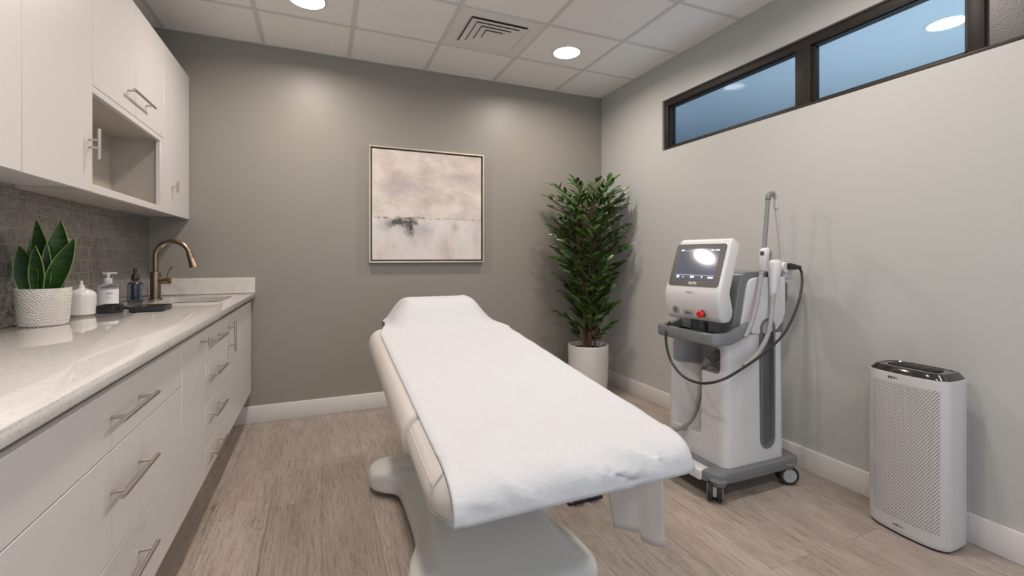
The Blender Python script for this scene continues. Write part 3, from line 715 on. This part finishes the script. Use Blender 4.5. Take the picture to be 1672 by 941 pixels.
for (x, y), (xi, yi) in zip(outer, inner):
    z = trz(x); R1.append([Vector((x, y, .775+z)), Vector((x, y, .818+z)), Vector((x+(xi-x)*.12, y+(yi-y)*.12, .826+z)), Vector((x+(xi-x)*.85, y+(yi-y)*.85, .826+z)), Vector((xi, yi, .815+z)), Vector((xi, yi, .775+z)), Vector((x+(xi-x)*.1, y+(yi-y)*.1, .770+z))])
ring_loft(b_, R1); obj('bumper_handle', b_, M['dev_grey'], lz)
b_ = NB(); box(b_, 1.765, 1.93, 1.665, 2.04, .782, .800, .004); obj('tray', b_, M['dev_grey'], lz)
b_ = NB(); cyl(b_, (1.815, 1.80, .80), (1.815, 1.80, .885), .045, .04, 24); obj('head_pivot', b_, M['black'], lz)
# head with screen, yawed slightly towards the room
HX = Matrix.Translation((1.82, 1.80, 0)) @ Matrix.Rotation(math.radians(10), 4, 'Z') @ Matrix.Translation((-1.82, -1.80, 0))
HY0, HY1 = 1.640, 1.962
hp = [(1.800, .872), (1.770, .880), (1.754, .905), (1.741, .965), (1.738, 1.010), (1.752, 1.046), (1.845, 1.283), (1.853, 1.292), (1.866, 1.294), (1.905, 1.280), (1.914, 1.268), (1.829, 1.035), (1.824, 1.00), (1.856, .925), (1.856, .895), (1.835, .874)]
b_ = NB(); rings = []
for s in [0, .008, .02, .04]+[.04+(.92*k/8) for k in range(1, 9)]+[.98, .992, 1.0]:
    y = HY0+(HY1-HY0)*s; e = min(s, 1-s)*(HY1-HY0); cf = 0 if e > .014 else .014*(1-math.sqrt(max(0, 1-(1-e/.014)**2)))
    cx_ = 1.83; cz_ = 1.05; r = []
    for x, z in hp:
        q = Vector((x-cx_, z-cz_)); L_ = q.length; q = q*(1-cf/max(L_, .05)); zz = z-cz_; yy = y
        k = max(0, (.98-z))*.30; yy = y+(1.80-y)*k - max(0, z-1.04)*.10*s
        r.append(Vector((cx_+q.x, yy, cz_+q.y)))
    rings.append(r)
ring_loft(b_, rings); hd = obj('head', b_, M['dev_white'], lz, xf=HX, sharp=50)
sdv = Vector((1.845-1.752, 0, 1.283-1.046)).normalized(); snv = Vector((-sdv.z, 0, sdv.x)); SB = Vector((1.752, 0, 1.046))
def SP(s, y, o): return SB+sdv*s+snv*o+Vector((0, y, 0))
def slab(pts, o0, o1):
    b_ = NB(); ring_loft(b_, [[SP(s, y, o) for y, s in pts] for o in (o0, o1)]); return b_
bz = obj('screen_bezel', slab(rrect(1.656, 1.946, .004, .238, .016), -.002, .0025), M['dev_dark'], lz, xf=HX)
scn = obj('screen', slab(rrect(1.684, 1.918, .040, .212, .003), .001, .0034), M['screen'], lz, xf=HX)
def ui(y0, y1, s0, s1, nm='screen_icon', mm='ui'):
    b_ = NB(); ring_loft(b_, [[SP(s, y, o) for y, s in ((y0, s0), (y1, s0), (y1, s1), (y0, s1))] for o in (.0034, .0038)]); obj(nm, b_, M[mm], scn, xf=HX)
for y0, y1 in ((1.69, 1.711), (1.72, 1.736), (1.895, 1.912)): ui(y0, y1, .201, .207)
for y0, y1, s0, s1 in ((1.888, 1.904, .048, .061), (1.862, 1.868, .051, .057), (1.800, 1.822, .049, .060), (1.752, 1.759, .050, .060), (1.692, 1.722, .049, .058)): ui(y0, y1, s0, s1)
ui(1.686, 1.916, .064, .0655, 'screen_bar', 'ui_bar'); ui(1.686, 1.916, .1985, .200, 'screen_bar', 'ui_bar')
rotS = Matrix((Vector((0, -1, 0)), sdv, snv)).transposed()     # text axes on the screen plane
text('bezel_lettering', 'ZUTO', .017, SP(.020, 1.800, .003), rotS, M['dev_white'], lz, xf=HX, bold=.0006)
# front plate marks and controls
rotF = Matrix((Vector((0, -1, 0)), Vector((-.05, 0, 1)).normalized(), Vector((-1, 0, -.05)).normalized())).transposed()
b_ = ring_prism([(a_[0], a_[1]) for a_ in [(.024*math.cos(q/16*math.pi), .0085*math.sin(q/16*math.pi)) for q in range(32)]], [(.022*math.cos(q/16*math.pi), .0070*math.sin(q/16*math.pi)) for q in range(32)], -.0006, .0006); b_.transform(Matrix.Rotation(-math.pi/2, 4, 'X')); b_.transform(Matrix.Translation((1.7392, 1.805, 1.018)) @ rotF.to_4x4()); obj('logo', b_, M['dev_mid'], lz, xf=HX)
text('logo_lettering', 'o2e', .012, Vector((1.7386, 1.805, 1.018)), rotF, M['dev_mid'], lz, xf=HX, bold=.0004)
rotL = Matrix((Vector((0, -1, 0)), Vector((-.21, 0, 1)).normalized(), Vector((-1, 0, -.21)).normalized())).transposed()
def fplate(name, y, z, w, h, r, m, d=.004):
    x = 1.754+(.905-z)*.217+.0 if z < .905 else 1.741+(.965-z)*.217
    b_ = NB(); ring_loft(b_, [[Vector((a, c_, o)) for a, c_ in rrect(-w/2, w/2, -h/2, h/2, r)] for o in (-.004, d*.7)]+[[Vector((a*.93, c_*.93, d)) for a, c_ in rrect(-w/2, w/2, -h/2, h/2, r)]])
    b_.transform(Matrix.Translation((x, y, z)) @ rotL.to_4x4()); return obj(name, b_, m, lz, xf=HX), x
fplate('key_switch', 1.893, .925, .040, .044, .012, M['dev_mid']); fplate('key_switch_face', 1.893, .925, .026, .028, .011, M['dev_grey'], .0055)
fplate('usb_cover', 1.820, .918, .056, .032, .012, M['dev_mid']); fplate('usb_slot', 1.820, .915, .036, .013, .002, M['dev_grey'], .0048)
text('small_print', '————— ©', .006, Vector((1.758, 1.80, .889)), rotL, M['dev_mid'], lz, xf=HX)
ax = Vector((-1, 0, -.12)).normalized(); p0 = Vector((1.745, 1.732, .918)); b_ = NB(); cyl(b_, p0-ax*.003, p0+ax*.009, .021, .019, 28); eb = obj('stop_button_collar', b_, M['chrome'], lz, xf=HX)
b_ = NB(); cyl(b_, p0+ax*.006, p0+ax*.018, .012, .012, 24); cyl(b_, p0+ax*.016, p0+ax*.028, .0165, .0175, 28); cyl(b_, p0+ax*.028, p0+ax*.032, .0175, .014, 28); obj('stop_button', b_, M['red'], eb, xf=HX)
# casters
def caster(x, y, ang):
    X = Matrix.Translation((x, y, 0)) @ Matrix.Rotation(ang, 4, 'Z')
    b_ = NB(); cyl(b_, (0, 0, .060), (0, 0, .088), .014); box(b_, -.016, .030, -.011, .011, .030, .078, .005); c = obj('caster', b_, M['dev_mid'], lz, xf=X)
    for s in (-1, 1):
        b_ = NB(); rr = [(.040, .012), (.047, .014), (.050, .019), (.050, .028), (.046, .033), (.037, .034)]; seg = 36
        ring_loft(b_, [[Vector((.018+r*math.cos(2*math.pi*i/seg), s*yy, .050+r*math.sin(2*math.pi*i/seg))) for i in range(seg)] for r, yy in rr]); w_ = obj('wheel', b_, M['rubber'], c, xf=X)
        b_ = NB(); cyl(b_, (.018, s*.030, .05), (.018, s*.0365, .05), .037, .033, 32); obj('hub_cap', b_, M['dev_mid'], lz, xf=X) if False else obj('hub_cap', b_, M['dev_mid'], c, xf=X)
    return c
caster(1.775, 1.66, math.radians(43)); caster(2.265, 1.665, math.radians(-28)); caster(1.79, 2.07, math.radians(150)); caster(2.26, 2.06, math.radians(20))
# hose in the front cavity
b_ = NB(); cyl(b_, at(1176, 578, 'x', 2.02), at(1158, 587, 'x', 1.94), .030, .026, 24); cyl(b_, at(1158, 587, 'x', 1.94), at(1150, 597, 'x', 1.92), .024, .016, 20); obj('hose_connector', b_, M['dev_mid'], lz)
b_ = NB(); ribs(b_, [at(1152, 594, 'x', 1.925), at(1147, 612, 'x', 1.905), at(1143, 640, 'x', 1.90), at(1137, 668, 'x', 1.89), at(1125, 690, 'x', 1.865), at(1110, 700, 'x', 1.83), at(1092, 702, 'x', 1.80)], .0125); obj('front_hose', b_, M['hose_grey'], lz)
# articulated arm, handpieces and hoses at the back right
AY = 1.76
b_ = NB(); P = lambda u, v, y=AY: at(u, v, 'y', y)
tube(b_, [P(1278, 428), P(1275, 405), P(1272, 378), P(1267, 335)], .0105, 14, 4); obj('arm_tube', b_, M['arm_light'], lz)
b_ = NB(); tube(b_, [P(1267, 340), P(1267, 324), P(1262, 317), P(1257, 319)], .0135, 14, 5); obj('arm_elbow', b_, M['arm_light'], lz)
b_ = NB(); tube(b_, [P(1262, 316.5, AY-.01), P(1256, 318, AY-.02), P(1254, 326, AY-.02)], .0145, 14, 5); obj('arm_elbow', b_, M['dev_grey'], lz)
b_ = NB(); ribs(b_, [P(1254, 326, AY-.02), P(1251, 365, AY-.02), P(1248, 408, AY-.03)], .0115); obj('arm_hose', b_, M['hose_grey'], lz)
# holder block with connector
c_ = P(1281, 442); b_ = NB(); box(b_, c_.x-.045, c_.x+.034, AY-.03, AY+.06, c_.z-.05, c_.z+.045, .014, 3); 
box(b_, 2.27, c_.x-.02, AY, AY+.05, c_.z-.04, c_.z+.01, .008, 2); hold = obj('holder', b_, M['arm_light'], lz)
c2_ = P(1285, 437, AY-.04); b_ = NB(); cyl(b_, c2_, c2_+Vector((0, .06, 0)), .030, .034, 28); obj('holder_ring', b_, M['dev_white'], lz)
c3_ = P(1279, 478); b_ = NB(); box(b_, c3_.x-.026, c3_.x+.022, AY-.015, AY+.05, c3_.z-.05, c3_.z+.06, .012, 3); obj('handpiece_cradle', b_, M['dev_grey'], lz)
q0, q1 = P(1289, 435, AY-.055), P(1306, 437, AY-.06); b_ = NB(); cyl(b_, q0, q0.lerp(q1, .45), .018, .017, 20); cyl(b_, q0.lerp(q1, .45), q1, .014, .011, 20); obj('cable_plug', b_, M['black'], lz)
def handpiece(name, A, B2, w, dd, m=M['dev_white']):
    d = B2-A; L_ = d.length; b_ = NB(); u, w_ = Vector((1, 0, 0)), Vector((0, 1, 0)); rings = []
    for s, k in ((0, .55), (.03, .85), (.10, 1), (.3, 1.02), (.55, .88), (.8, .66), (.97, .55), (1, .48)):
        p = A+d*s; rings.append([p+u*math.cos(t_)*w*k+w_*math.sin(t_)*dd*k for t_ in [2*math.pi*i/20 for i in range(20)]])
    ring_loft(b_, rings); return obj(name, b_, m, lz, sharp=60)
HY = 1.655
hp1 = handpiece('handpiece', P(1249, 405, HY), P(1244, 443, HY), .024, .024)
b_ = NB(); p_ = P(1245, 414, HY-.024); box(b_, p_.x-.010, p_.x+.010, p_.y-.002, p_.y+.006, p_.z-.011, p_.z+.011, .002); obj('handpiece_display', b_, M['dev_dark'], hp1)
b_ = NB(); tube(b_, [P(1252, 406, HY+.01), P(1258, 412, HY+.01), P(1259, 426, HY+.015), P(1257, 434, HY+.02)], .009, 10); obj('handpiece_hook', b_, M['dev_mid'], hp1)
hp2 = handpiece('handpiece', P(1266, 424, HY), P(1262, 486, HY), .034, .028)
b_ = NB(); cyl(b_, P(1262, 478, HY), P(1260.5, 496, HY), .017, .014, 18); obj('handpiece_nozzle', b_, M['dev_mid'], hp2)
b_ = NB(); ribs(b_, [P(1244, 440, HY), P(1241, 462, HY-.002), P(1236, 492, HY-.01), P(1229, 520, 1.635), P(1222, 540, 1.628), P(1217, 551, 1.63)], .0115); obj('handpiece_hose', b_, M['hose_mid'], lz)
b_ = NB(); ribs(b_, [P(1260.5, 494, HY), P(1259, 520, HY-.01), P(1253, 548, 1.64), P(1241, 572, 1.635), P(1228, 587, 1.63), P(1215, 598, 1.63)], .0115); obj('handpiece_hose', b_, M['hose_mid'], lz)
b_ = NB(); tube(b_, [P(1304, 437, 1.70), P(1309, 446, 1.695), P(1309, 470, 1.67), P(1300, 505, 1.64), P(1280, 545, 1.61), P(1250, 575, 1.595), P(1215, 600, 1.585), at(1180, 620, 'x', 1.73), at(1145, 626, 'x', 1.69), at(1115, 614, 'x', 1.69), at(1096, 590, 'x', 1.70), at(1088, 562, 'x', 1.71), at(1088, 540, 'x', 1.725), at(1093, 526, 'x', 1.76)], .0065, 12, 10); obj('black_cable', b_, M['black'], lz)
b_ = NB(); p_ = P(1279, 664, 1.75); cyl(b_, (2.292, 1.76, .42), (2.304, 1.76, .42), .028, .024, 20); obj('rear_knob', b_, M['black'], lz)

# ------------------------------------------------------------------ air purifier
ap = thing('air_purifier', 'white tower air purifier with perforated front and black top against the right wall', 'air purifier', (2.40, 1.13, 0))
pur = chaikin([(2.318, 1.278), (2.300, 1.24), (2.290, 1.16), (2.288, 1.09), (2.296, 1.03), (2.322, .997), (2.35, .992), (2.42, .992), (2.475, .998), (2.482, 1.288), (2.40, 1.296), (2.335, 1.294)], 3)
pcx, pcy = 2.39, 1.135
def pring(s, z): return [Vector((pcx+(x-pcx)*s, pcy+(y-pcy)*s, z)) for x, y in pur]
bm = NB(); ring_loft(bm, [pring(.93, 0), pring(.95, .012)]); obj('foot', bm, M['black'], ap)
bm = NB(); ring_loft(bm, [pring(.965, .010), pring(.99, .018), pring(1, .03), pring(1, .688), pring(.993, .695), pring(.97, .696)]); obj('housing', bm, M['pur_white'], ap)
bm = NB(); ring_loft(bm, [pring(.975, .694), pring(.965, .700), pring(.84, .722), pring(.78, .722), pring(.76, .7195)]); obj('top_panel', bm, M['gloss_black'], ap, sharp=25)
bm = NB(); ring_loft(bm, [[Vector((x, y, z)) for x, y in rrect(2.355, 2.42, 1.05, 1.235, .02)] for z in (.7195, .7225)]); obj('air_outlet', bm, mat('fine mesh black', (.012, .012, .012), .9), ap)
# perforated panel follows the front curve
front = sorted([(y, x) for x, y in pur if x < 2.325 and 1.0 < y < 1.275]); ys = [1.018+(1.262-1.018)*k/24 for k in range(25)]
def fxs(y):
    for (a, xa), (b2, xb) in zip(front, front[1:]):
        if a <= y <= b2: return xa+(xb-xa)*(y-a)/max(b2-a, 1e-6)
    return front[0][1] if y < front[0][0] else front[-1][1]
bm = NB(); ring_loft(bm, [[Vector((fxs(y)-.0008, y, z)) for z in (.070, .655)]+[Vector((fxs(y)+.004, y, z)) for z in (.655, .070)] for y in ys]); obj('grille', bm, M['perf'], ap)
rotP = Matrix((Vector((0, -1, 0)), Vector((0, 0, 1)), Vector((-1, 0, 0)))).transposed()
text('brand_lettering', 'E M G K Y', .011, Vector((fxs(1.17)-.0003, 1.17, .676)), rotP, M['ink'], ap, .0006, bold=.0005)
text('small_print', 'PURIMONAIR', .0085, Vector((fxs(1.15)-.0003, 1.15, .042)), rotP, M['ink'], ap, .0006)
bm = NB(); box(bm, 2.425, 2.427, .9788, .9802, .03, .69); obj('side_seam', bm, M['dev_mid'], ap)
bm = NB()
for y in (1.15, 1.165, 1.18): cyl(bm, (2.306, y, .7085), (2.304, y, .7095), .002, .002, 8)
obj('status_lights', bm, M['label'], ap)

# ------------------------------------------------------------------ potted bamboo-like plant in the corner
px_, py_ = 2.165, 3.42
pt = thing('potted_plant', 'tall leafy green plant in a white cylinder pot in the far corner', 'potted plant', (px_, py_, 0))
bm = NB(); lathe(bm, [(.150, 0), (.160, .01), (.172, .15), (.176, .43), (.172, .434), (.163, .434), (.160, .42), (.158, .36), (.0, .355)][:-1], (px_, py_, 0), 56); bm.faces.ensure_lookup_table()
pot = obj('pot', bm, M['potwhite'], pt)
bm = NB(); lathe(bm, [(.161, .375), (.161, .392), (.10, .400), (.02, .402)], (px_, py_, 0), 40); 
for v in bm.verts: v.co.z += noise.noise(v.co*40)*.006
obj('soil', bm, M['soil'], pt)
random.seed(21)
canes = []
for k, (ax_, ay_, tx, ty, h, r) in enumerate([(-.04, .0, -.13, -.02, 1.55, .011), (.0, -.02, .02, -.02, 1.84, .015), (.03, .01, .07, .0, 1.80, .012), (.05, -.01, .16, -.01, 1.45, .010), (-.015, .02, -.05, .03, 1.70, .013), (.015, .03, .07, .06, 1.35, .010)]):
    P_ = [Vector((px_+ax_+(tx-ax_)*s**1.3+.01*math.sin(k*2+s*7), py_+ay_+(ty-ay_)*s+.01*math.cos(k+s*6), .385+(h-.385)*s)) for s in (0, .2, .4, .6, .8, 1)]
    bm = NB(); tube(bm, P_, lambda s, r=r: r*(1-.65*s), 9, 4); obj('stem', bm, M['cane'], pt); canes.append(catmull(P_, 6))
bmL = NB(); bmT = NB()
def leaf(bm, p, d, up, L_, W_):
    d = d.normalized(); side = d.cross(up).normalized(); nrm = side.cross(d).normalized(); prev = None
    for s, w_ in ((0, .05), (.18, .62), (.42, 1), (.68, .78), (.88, .33), (1, .02)):
        c_ = p+d*L_*s-nrm*L_*.20*s*s; row = [bm.verts.new(c_-side*W_*w_+nrm*W_*.22*w_), bm.verts.new(c_), bm.verts.new(c_+side*W_*w_+nrm*W_*.22*w_)]
        if prev:
            for i in range(2): bm.faces.new((prev[i], prev[i+1], row[i+1], row[i]))
        prev = row
def branch(p, d, L_, n):
    d = d.normalized(); pts_ = [p]; q = Vector(p)
    for i in range(5):
        d = (d+Vector((0, 0, -.03))).normalized(); q = q+d*L_/5; q.x = min(q.x, XR-.04); q.y = min(q.y, YB-.04); pts_.append(q.copy())
    tube(bmT, pts_, lambda s: .0035*(1-.6*s), 5, 2)
    P_ = catmull(pts_, 6)
    for i in range(n):
        s = .25+.75*i/(n-1); k = min(int(s*(len(P_)-1)), len(P_)-2); o_ = P_[k]; dd = (P_[k+1]-P_[k]).normalized(); sd_ = dd.cross(Vector((0, 0, 1))).normalized()*(1 if i % 2 else -1)
        dr = dd*.75+sd_*random.uniform(.55, .95)+Vector((0, 0, random.uniform(-.05, .55))); 
        if i == n-1: dr = dd
        l_ = random.uniform(.080, .115)*(1 if s < .8 else .85)
        tip = o_+dr.normalized()*l_
        if tip.x > XR-.012 or tip.y > YB-.012: continue
        leaf(bmL, o_, dr, Vector((random.uniform(-.6, .3), random.uniform(-1.0, .0), .8)), l_, random.uniform(.0145, .0195))
def half_w(z):       # silhouette of the crown: half width against height
    T = [(.50, .14), (.62, .24), (.80, .26), (.95, .22), (1.08, .33), (1.22, .27), (1.38, .42), (1.50, .30), (1.60, .40), (1.75, .33), (1.88, .24), (1.95, .10)]
    for (a, x), (b2, y) in zip(T, T[1:]):
        if a <= z <= b2: return x+(y-x)*(z-a)/(b2-a)
    return .12
for k in range(118):
    z = .60+1.28*((k+.5)/118)**.82; ang = k*2.39996+random.uniform(-.3, .3)
    cs = [c_ for c_ in canes if c_[-1].z > z-.12]; c_ = random.choice(cs); p = min(c_, key=lambda q: abs(q.z-(z-.21))); 
    hw = half_w(z)*random.uniform(.60, 1.10); tgt = Vector((px_+.005+hw*math.cos(ang)*(1.18 if math.cos(ang) < 0 else 1), py_-.02+hw*.75*math.sin(ang), z+random.uniform(-.02, .06)))
    tgt.x = min(tgt.x, XR-.06); tgt.y = min(tgt.y, YB-.06); d = tgt-p; branch(p, d, max(d.length*.98, .12), random.randint(9, 13))
obj('twigs', bmT, M['cane'], pt); obj('foliage', bmL, M['leaf'], pt, sharp=80)

# ------------------------------------------------------------------ things on the worktop
ZT = .943
def snake_plant():
    x, y = -.970, 2.27; t = thing('snake_plant', 'snake plant with upright banded leaves in a textured white pot on the worktop', 'potted plant', (x, y, ZT))
    R0 = .076; H = .140
    bm = NB(); lathe(bm, [(R0*.84, 0), (R0*.90, .003), (R0*.95, .03), (R0*1.0, .09), (R0*1.03, H-.004), (R0*1.02, H), (R0*.97, H), (R0*.95, H-.006), (R0*.94, .115)], (x, y, ZT), 64); obj('pot', bm, M['wovenpot'], t)
    bm = NB(); lathe(bm, [(R0*.95, .117), (R0*.93, .122), (.015, .126)], (x, y, ZT), 32); obj('soil', bm, M['soil'], t)
    rt_ = Vector((.92, -.39, 0)); fw_ = Vector((.39, .92, 0))
    LV = [  # tip sideways, tip backwards, tip height over the worktop, half width, base sideways, base backwards
        (-.070, -.022, .300, .040, -.030, -.030), (-.062, .020, .352, .032, -.036, .020), (-.034, .005, .400, .043, -.012, .004), (-.002, .040, .350, .022, .006, .034),
        (.050, .015, .397, .040, .022, .010), (.008, -.040, .300, .032, .010, -.036), (.128, -.010, .330, .036, .036, -.012)]
    for i, (tl_, tb_, h, w, bl_, bb_) in enumerate(LV):
        n = 20; p0 = Vector((x, y, ZT+.112))+rt_*bl_+fw_*bb_; p1 = Vector((x, y, ZT+h))+rt_*tl_+fw_*tb_; bm = NB(); V = []
        face = (-fw_+rt_*(.22*math.sin(i*2.1))).normalized(); side = Vector((-face.y, face.x, 0)); lean = rt_*(tl_-bl_)
        for k in range(n+1):
            s = k/n; c_ = p0.lerp(p1, s)-lean*.45*s*(1-s)
            ww = w*1.2*((.55+.45*math.sin(min(s/.42, 1)*math.pi/2)) if s < .42 else (1-((s-.42)/.58)**1.9)); ww = max(ww, .0004)
            fr_ = [c_+side*ww*a-face*ww*.40*(1-a*a) for a in (-1, -.93, -.45, 0, .45, .93, 1)]
            V.append([bm.verts.new(q) for q in fr_+[q-face*.0030 for q in reversed(fr_)]])
        m_ = len(V[0])
        for a, b2 in zip(V, V[1:]):
            for j in range(m_):
                f = bm.faces.new((a[j], a[(j+1) % m_], b2[(j+1) % m_], b2[j])); f.material_index = 1 if j in (0, 5, 6, 7, 12, 13) else 0
        bm.faces.new(V[-1])
        obj('leaf', bm, [M['snake'], M['snake_edge']], t, sharp=50)
snake_plant()
x, y = -.988, 2.61; t = thing('ceramic_canister', 'small white glazed ceramic jar with domed lid beside the snake plant', 'jar', (x, y, ZT))
bm = NB(); lathe(bm, [(.046, 0), (.050, .003), (.051, .07), (.0508, .078)], (x, y, ZT), 48); obj('jar_body', bm, M['ceramic'], t)
bm = NB(); lathe(bm, [(.0508, .078), (.0506, .088), (.047, .098), (.036, .108), (.022, .114), (.012, .118), (.010, .123), (.010, .131), (.006, .134), (.0045, .142), (.0055, .147), (.003, .151), (.0005, .152)], (x, y, ZT), 48); obj('lid', bm, M['ceramic'], t)
x, y = -.975, 2.845; t = thing('lotion_bottle', 'white labelled pump lotion bottle standing on the worktop', 'bottle', (x, y, ZT))
bm = NB(); lathe(bm, [(.035, 0), (.039, .004), (.040, .010), (.040, .102), (.037, .113), (.027, .122), (.015, .126), (.014, .128)], (x, y, ZT), 40); obj('bottle_body', bm, M['clear'], t)
bm = NB(); lathe(bm, [(.0402, .006), (.0406, .006), (.0406, .098), (.0402, .098)], (x, y, ZT), 40); lb = obj('label', bm, M['label'], t); 
bm = NB(); lathe(bm, [(.015, .124), (.0165, .126), (.0165, .148), (.013, .151), (.006, .153), (.006, .170), (.007, .172), (.0005, .173)], (x, y, ZT), 28)
cyl(bm, (x-.020, y+.004, ZT+.175), (x+.036, y-.008, ZT+.177), .0055, .004, 12); cyl(bm, (x, y, ZT+.168), (x, y, ZT+.180), .010, .009, 16); obj('pump', bm, M['lotion'], t)
rotB = Matrix((Vector((.93, -.36, 0)), Vector((0, 0, 1)), Vector((-.36, -.93, 0)))).transposed(); fr = Vector((-.05, -.99, 0)).normalized()
fr = Vector((.30, -.95, 0)).normalized(); rotB = Matrix((Vector((.95, .30, 0)), Vector((0, 0, 1)), fr)).transposed()
c0 = Vector((x, y, ZT))
text('label_lettering', 'serenia', .0085, c0+fr*.0408+Vector((.006, 0, .080)), rotB, M['ink_grey'], t, .0003, bold=.0002)
text('label_lettering', 'gentle care', .0042, c0+fr*.0408+Vector((.004, 0, .058)), rotB, M['ink_grey'], t, .0003)
text('label_lettering', 'hand & body', .0035, c0+fr*.0408+Vector((0, 0, .026)), rotB, M['ink_grey'], t, .0003)
x, y = -.985, 3.235; t = thing('glass_bottle', 'clear bottle with black rounded stopper standing near the faucet', 'bottle', (x, y, ZT))
bm = NB(); lathe(bm, [(.034, 0), (.038, .004), (.038, .085), (.035, .105), (.022, .118), (.014, .122), (.0135, .128), (.0115, .128), (.012, .121), (.020, .115), (.033, .103), (.0355, .085), (.0355, .008), (.02, .006)], (x, y, ZT), 40); obj('bottle_body', bm, M['clear'], t)
bm = NB(); lathe(bm, [(.0145, .122), (.020, .130), (.0205, .145), (.016, .158), (.009, .166), (.007, .172), (.010, .178), (.0105, .186), (.007, .193), (.001, .195)], (x, y, ZT), 32); obj('stopper', bm, M['gloss_black'], t)
bm = NB(); lathe(bm, [(.018, .010), (.019, .012), (.019, .10), (.012, .11)], (x, y, ZT), 28); obj('contents', bm, M['liquid'], t)
# black tray, upright holder under the pump bottle
t = thing('black_dish', 'small black dish in front of the pump lotion bottle', 'dish', (-.905, 2.65, ZT))
bm = NB(); ring_loft(bm, [[Vector((x_, y_, ZT+z_)) for x_, y_ in rrect(-.945+i, -.868-i, 2.61+i, 2.72-i, .012)] for i, z_ in ((.004, 0), (0, .003), (0, .034), (.003, .036), (.006, .034), (.008, .008))]); obj('dish_bowl', bm, M['black'], t)
bm = NB(); cyl(bm, (-.872, 2.66, ZT+.020), (-.825, 2.655, ZT+.017), .006, .005, 12); box(bm, -.872, -.852, 2.645, 2.70, ZT+.010, ZT+.026, .004); obj('grip', bm, M['black'], t)
t = thing('black_tray', 'flat black rectangular tray lying on the worktop in front of the faucet', 'tray', (-.765, 2.66, ZT))
bm = NB(); ring_loft(bm, [[Vector((x_, y_, ZT+z_)) for x_, y_ in rrect(-.822+i, -.688-i, 2.60+i, 2.76-i, .02)] for i, z_ in ((.006, 0), (0, .004), (0, .022), (.003, .024), (.010, .023), (.014, .015), (.05, .014))]); obj('tray_body', bm, M['black'], t)
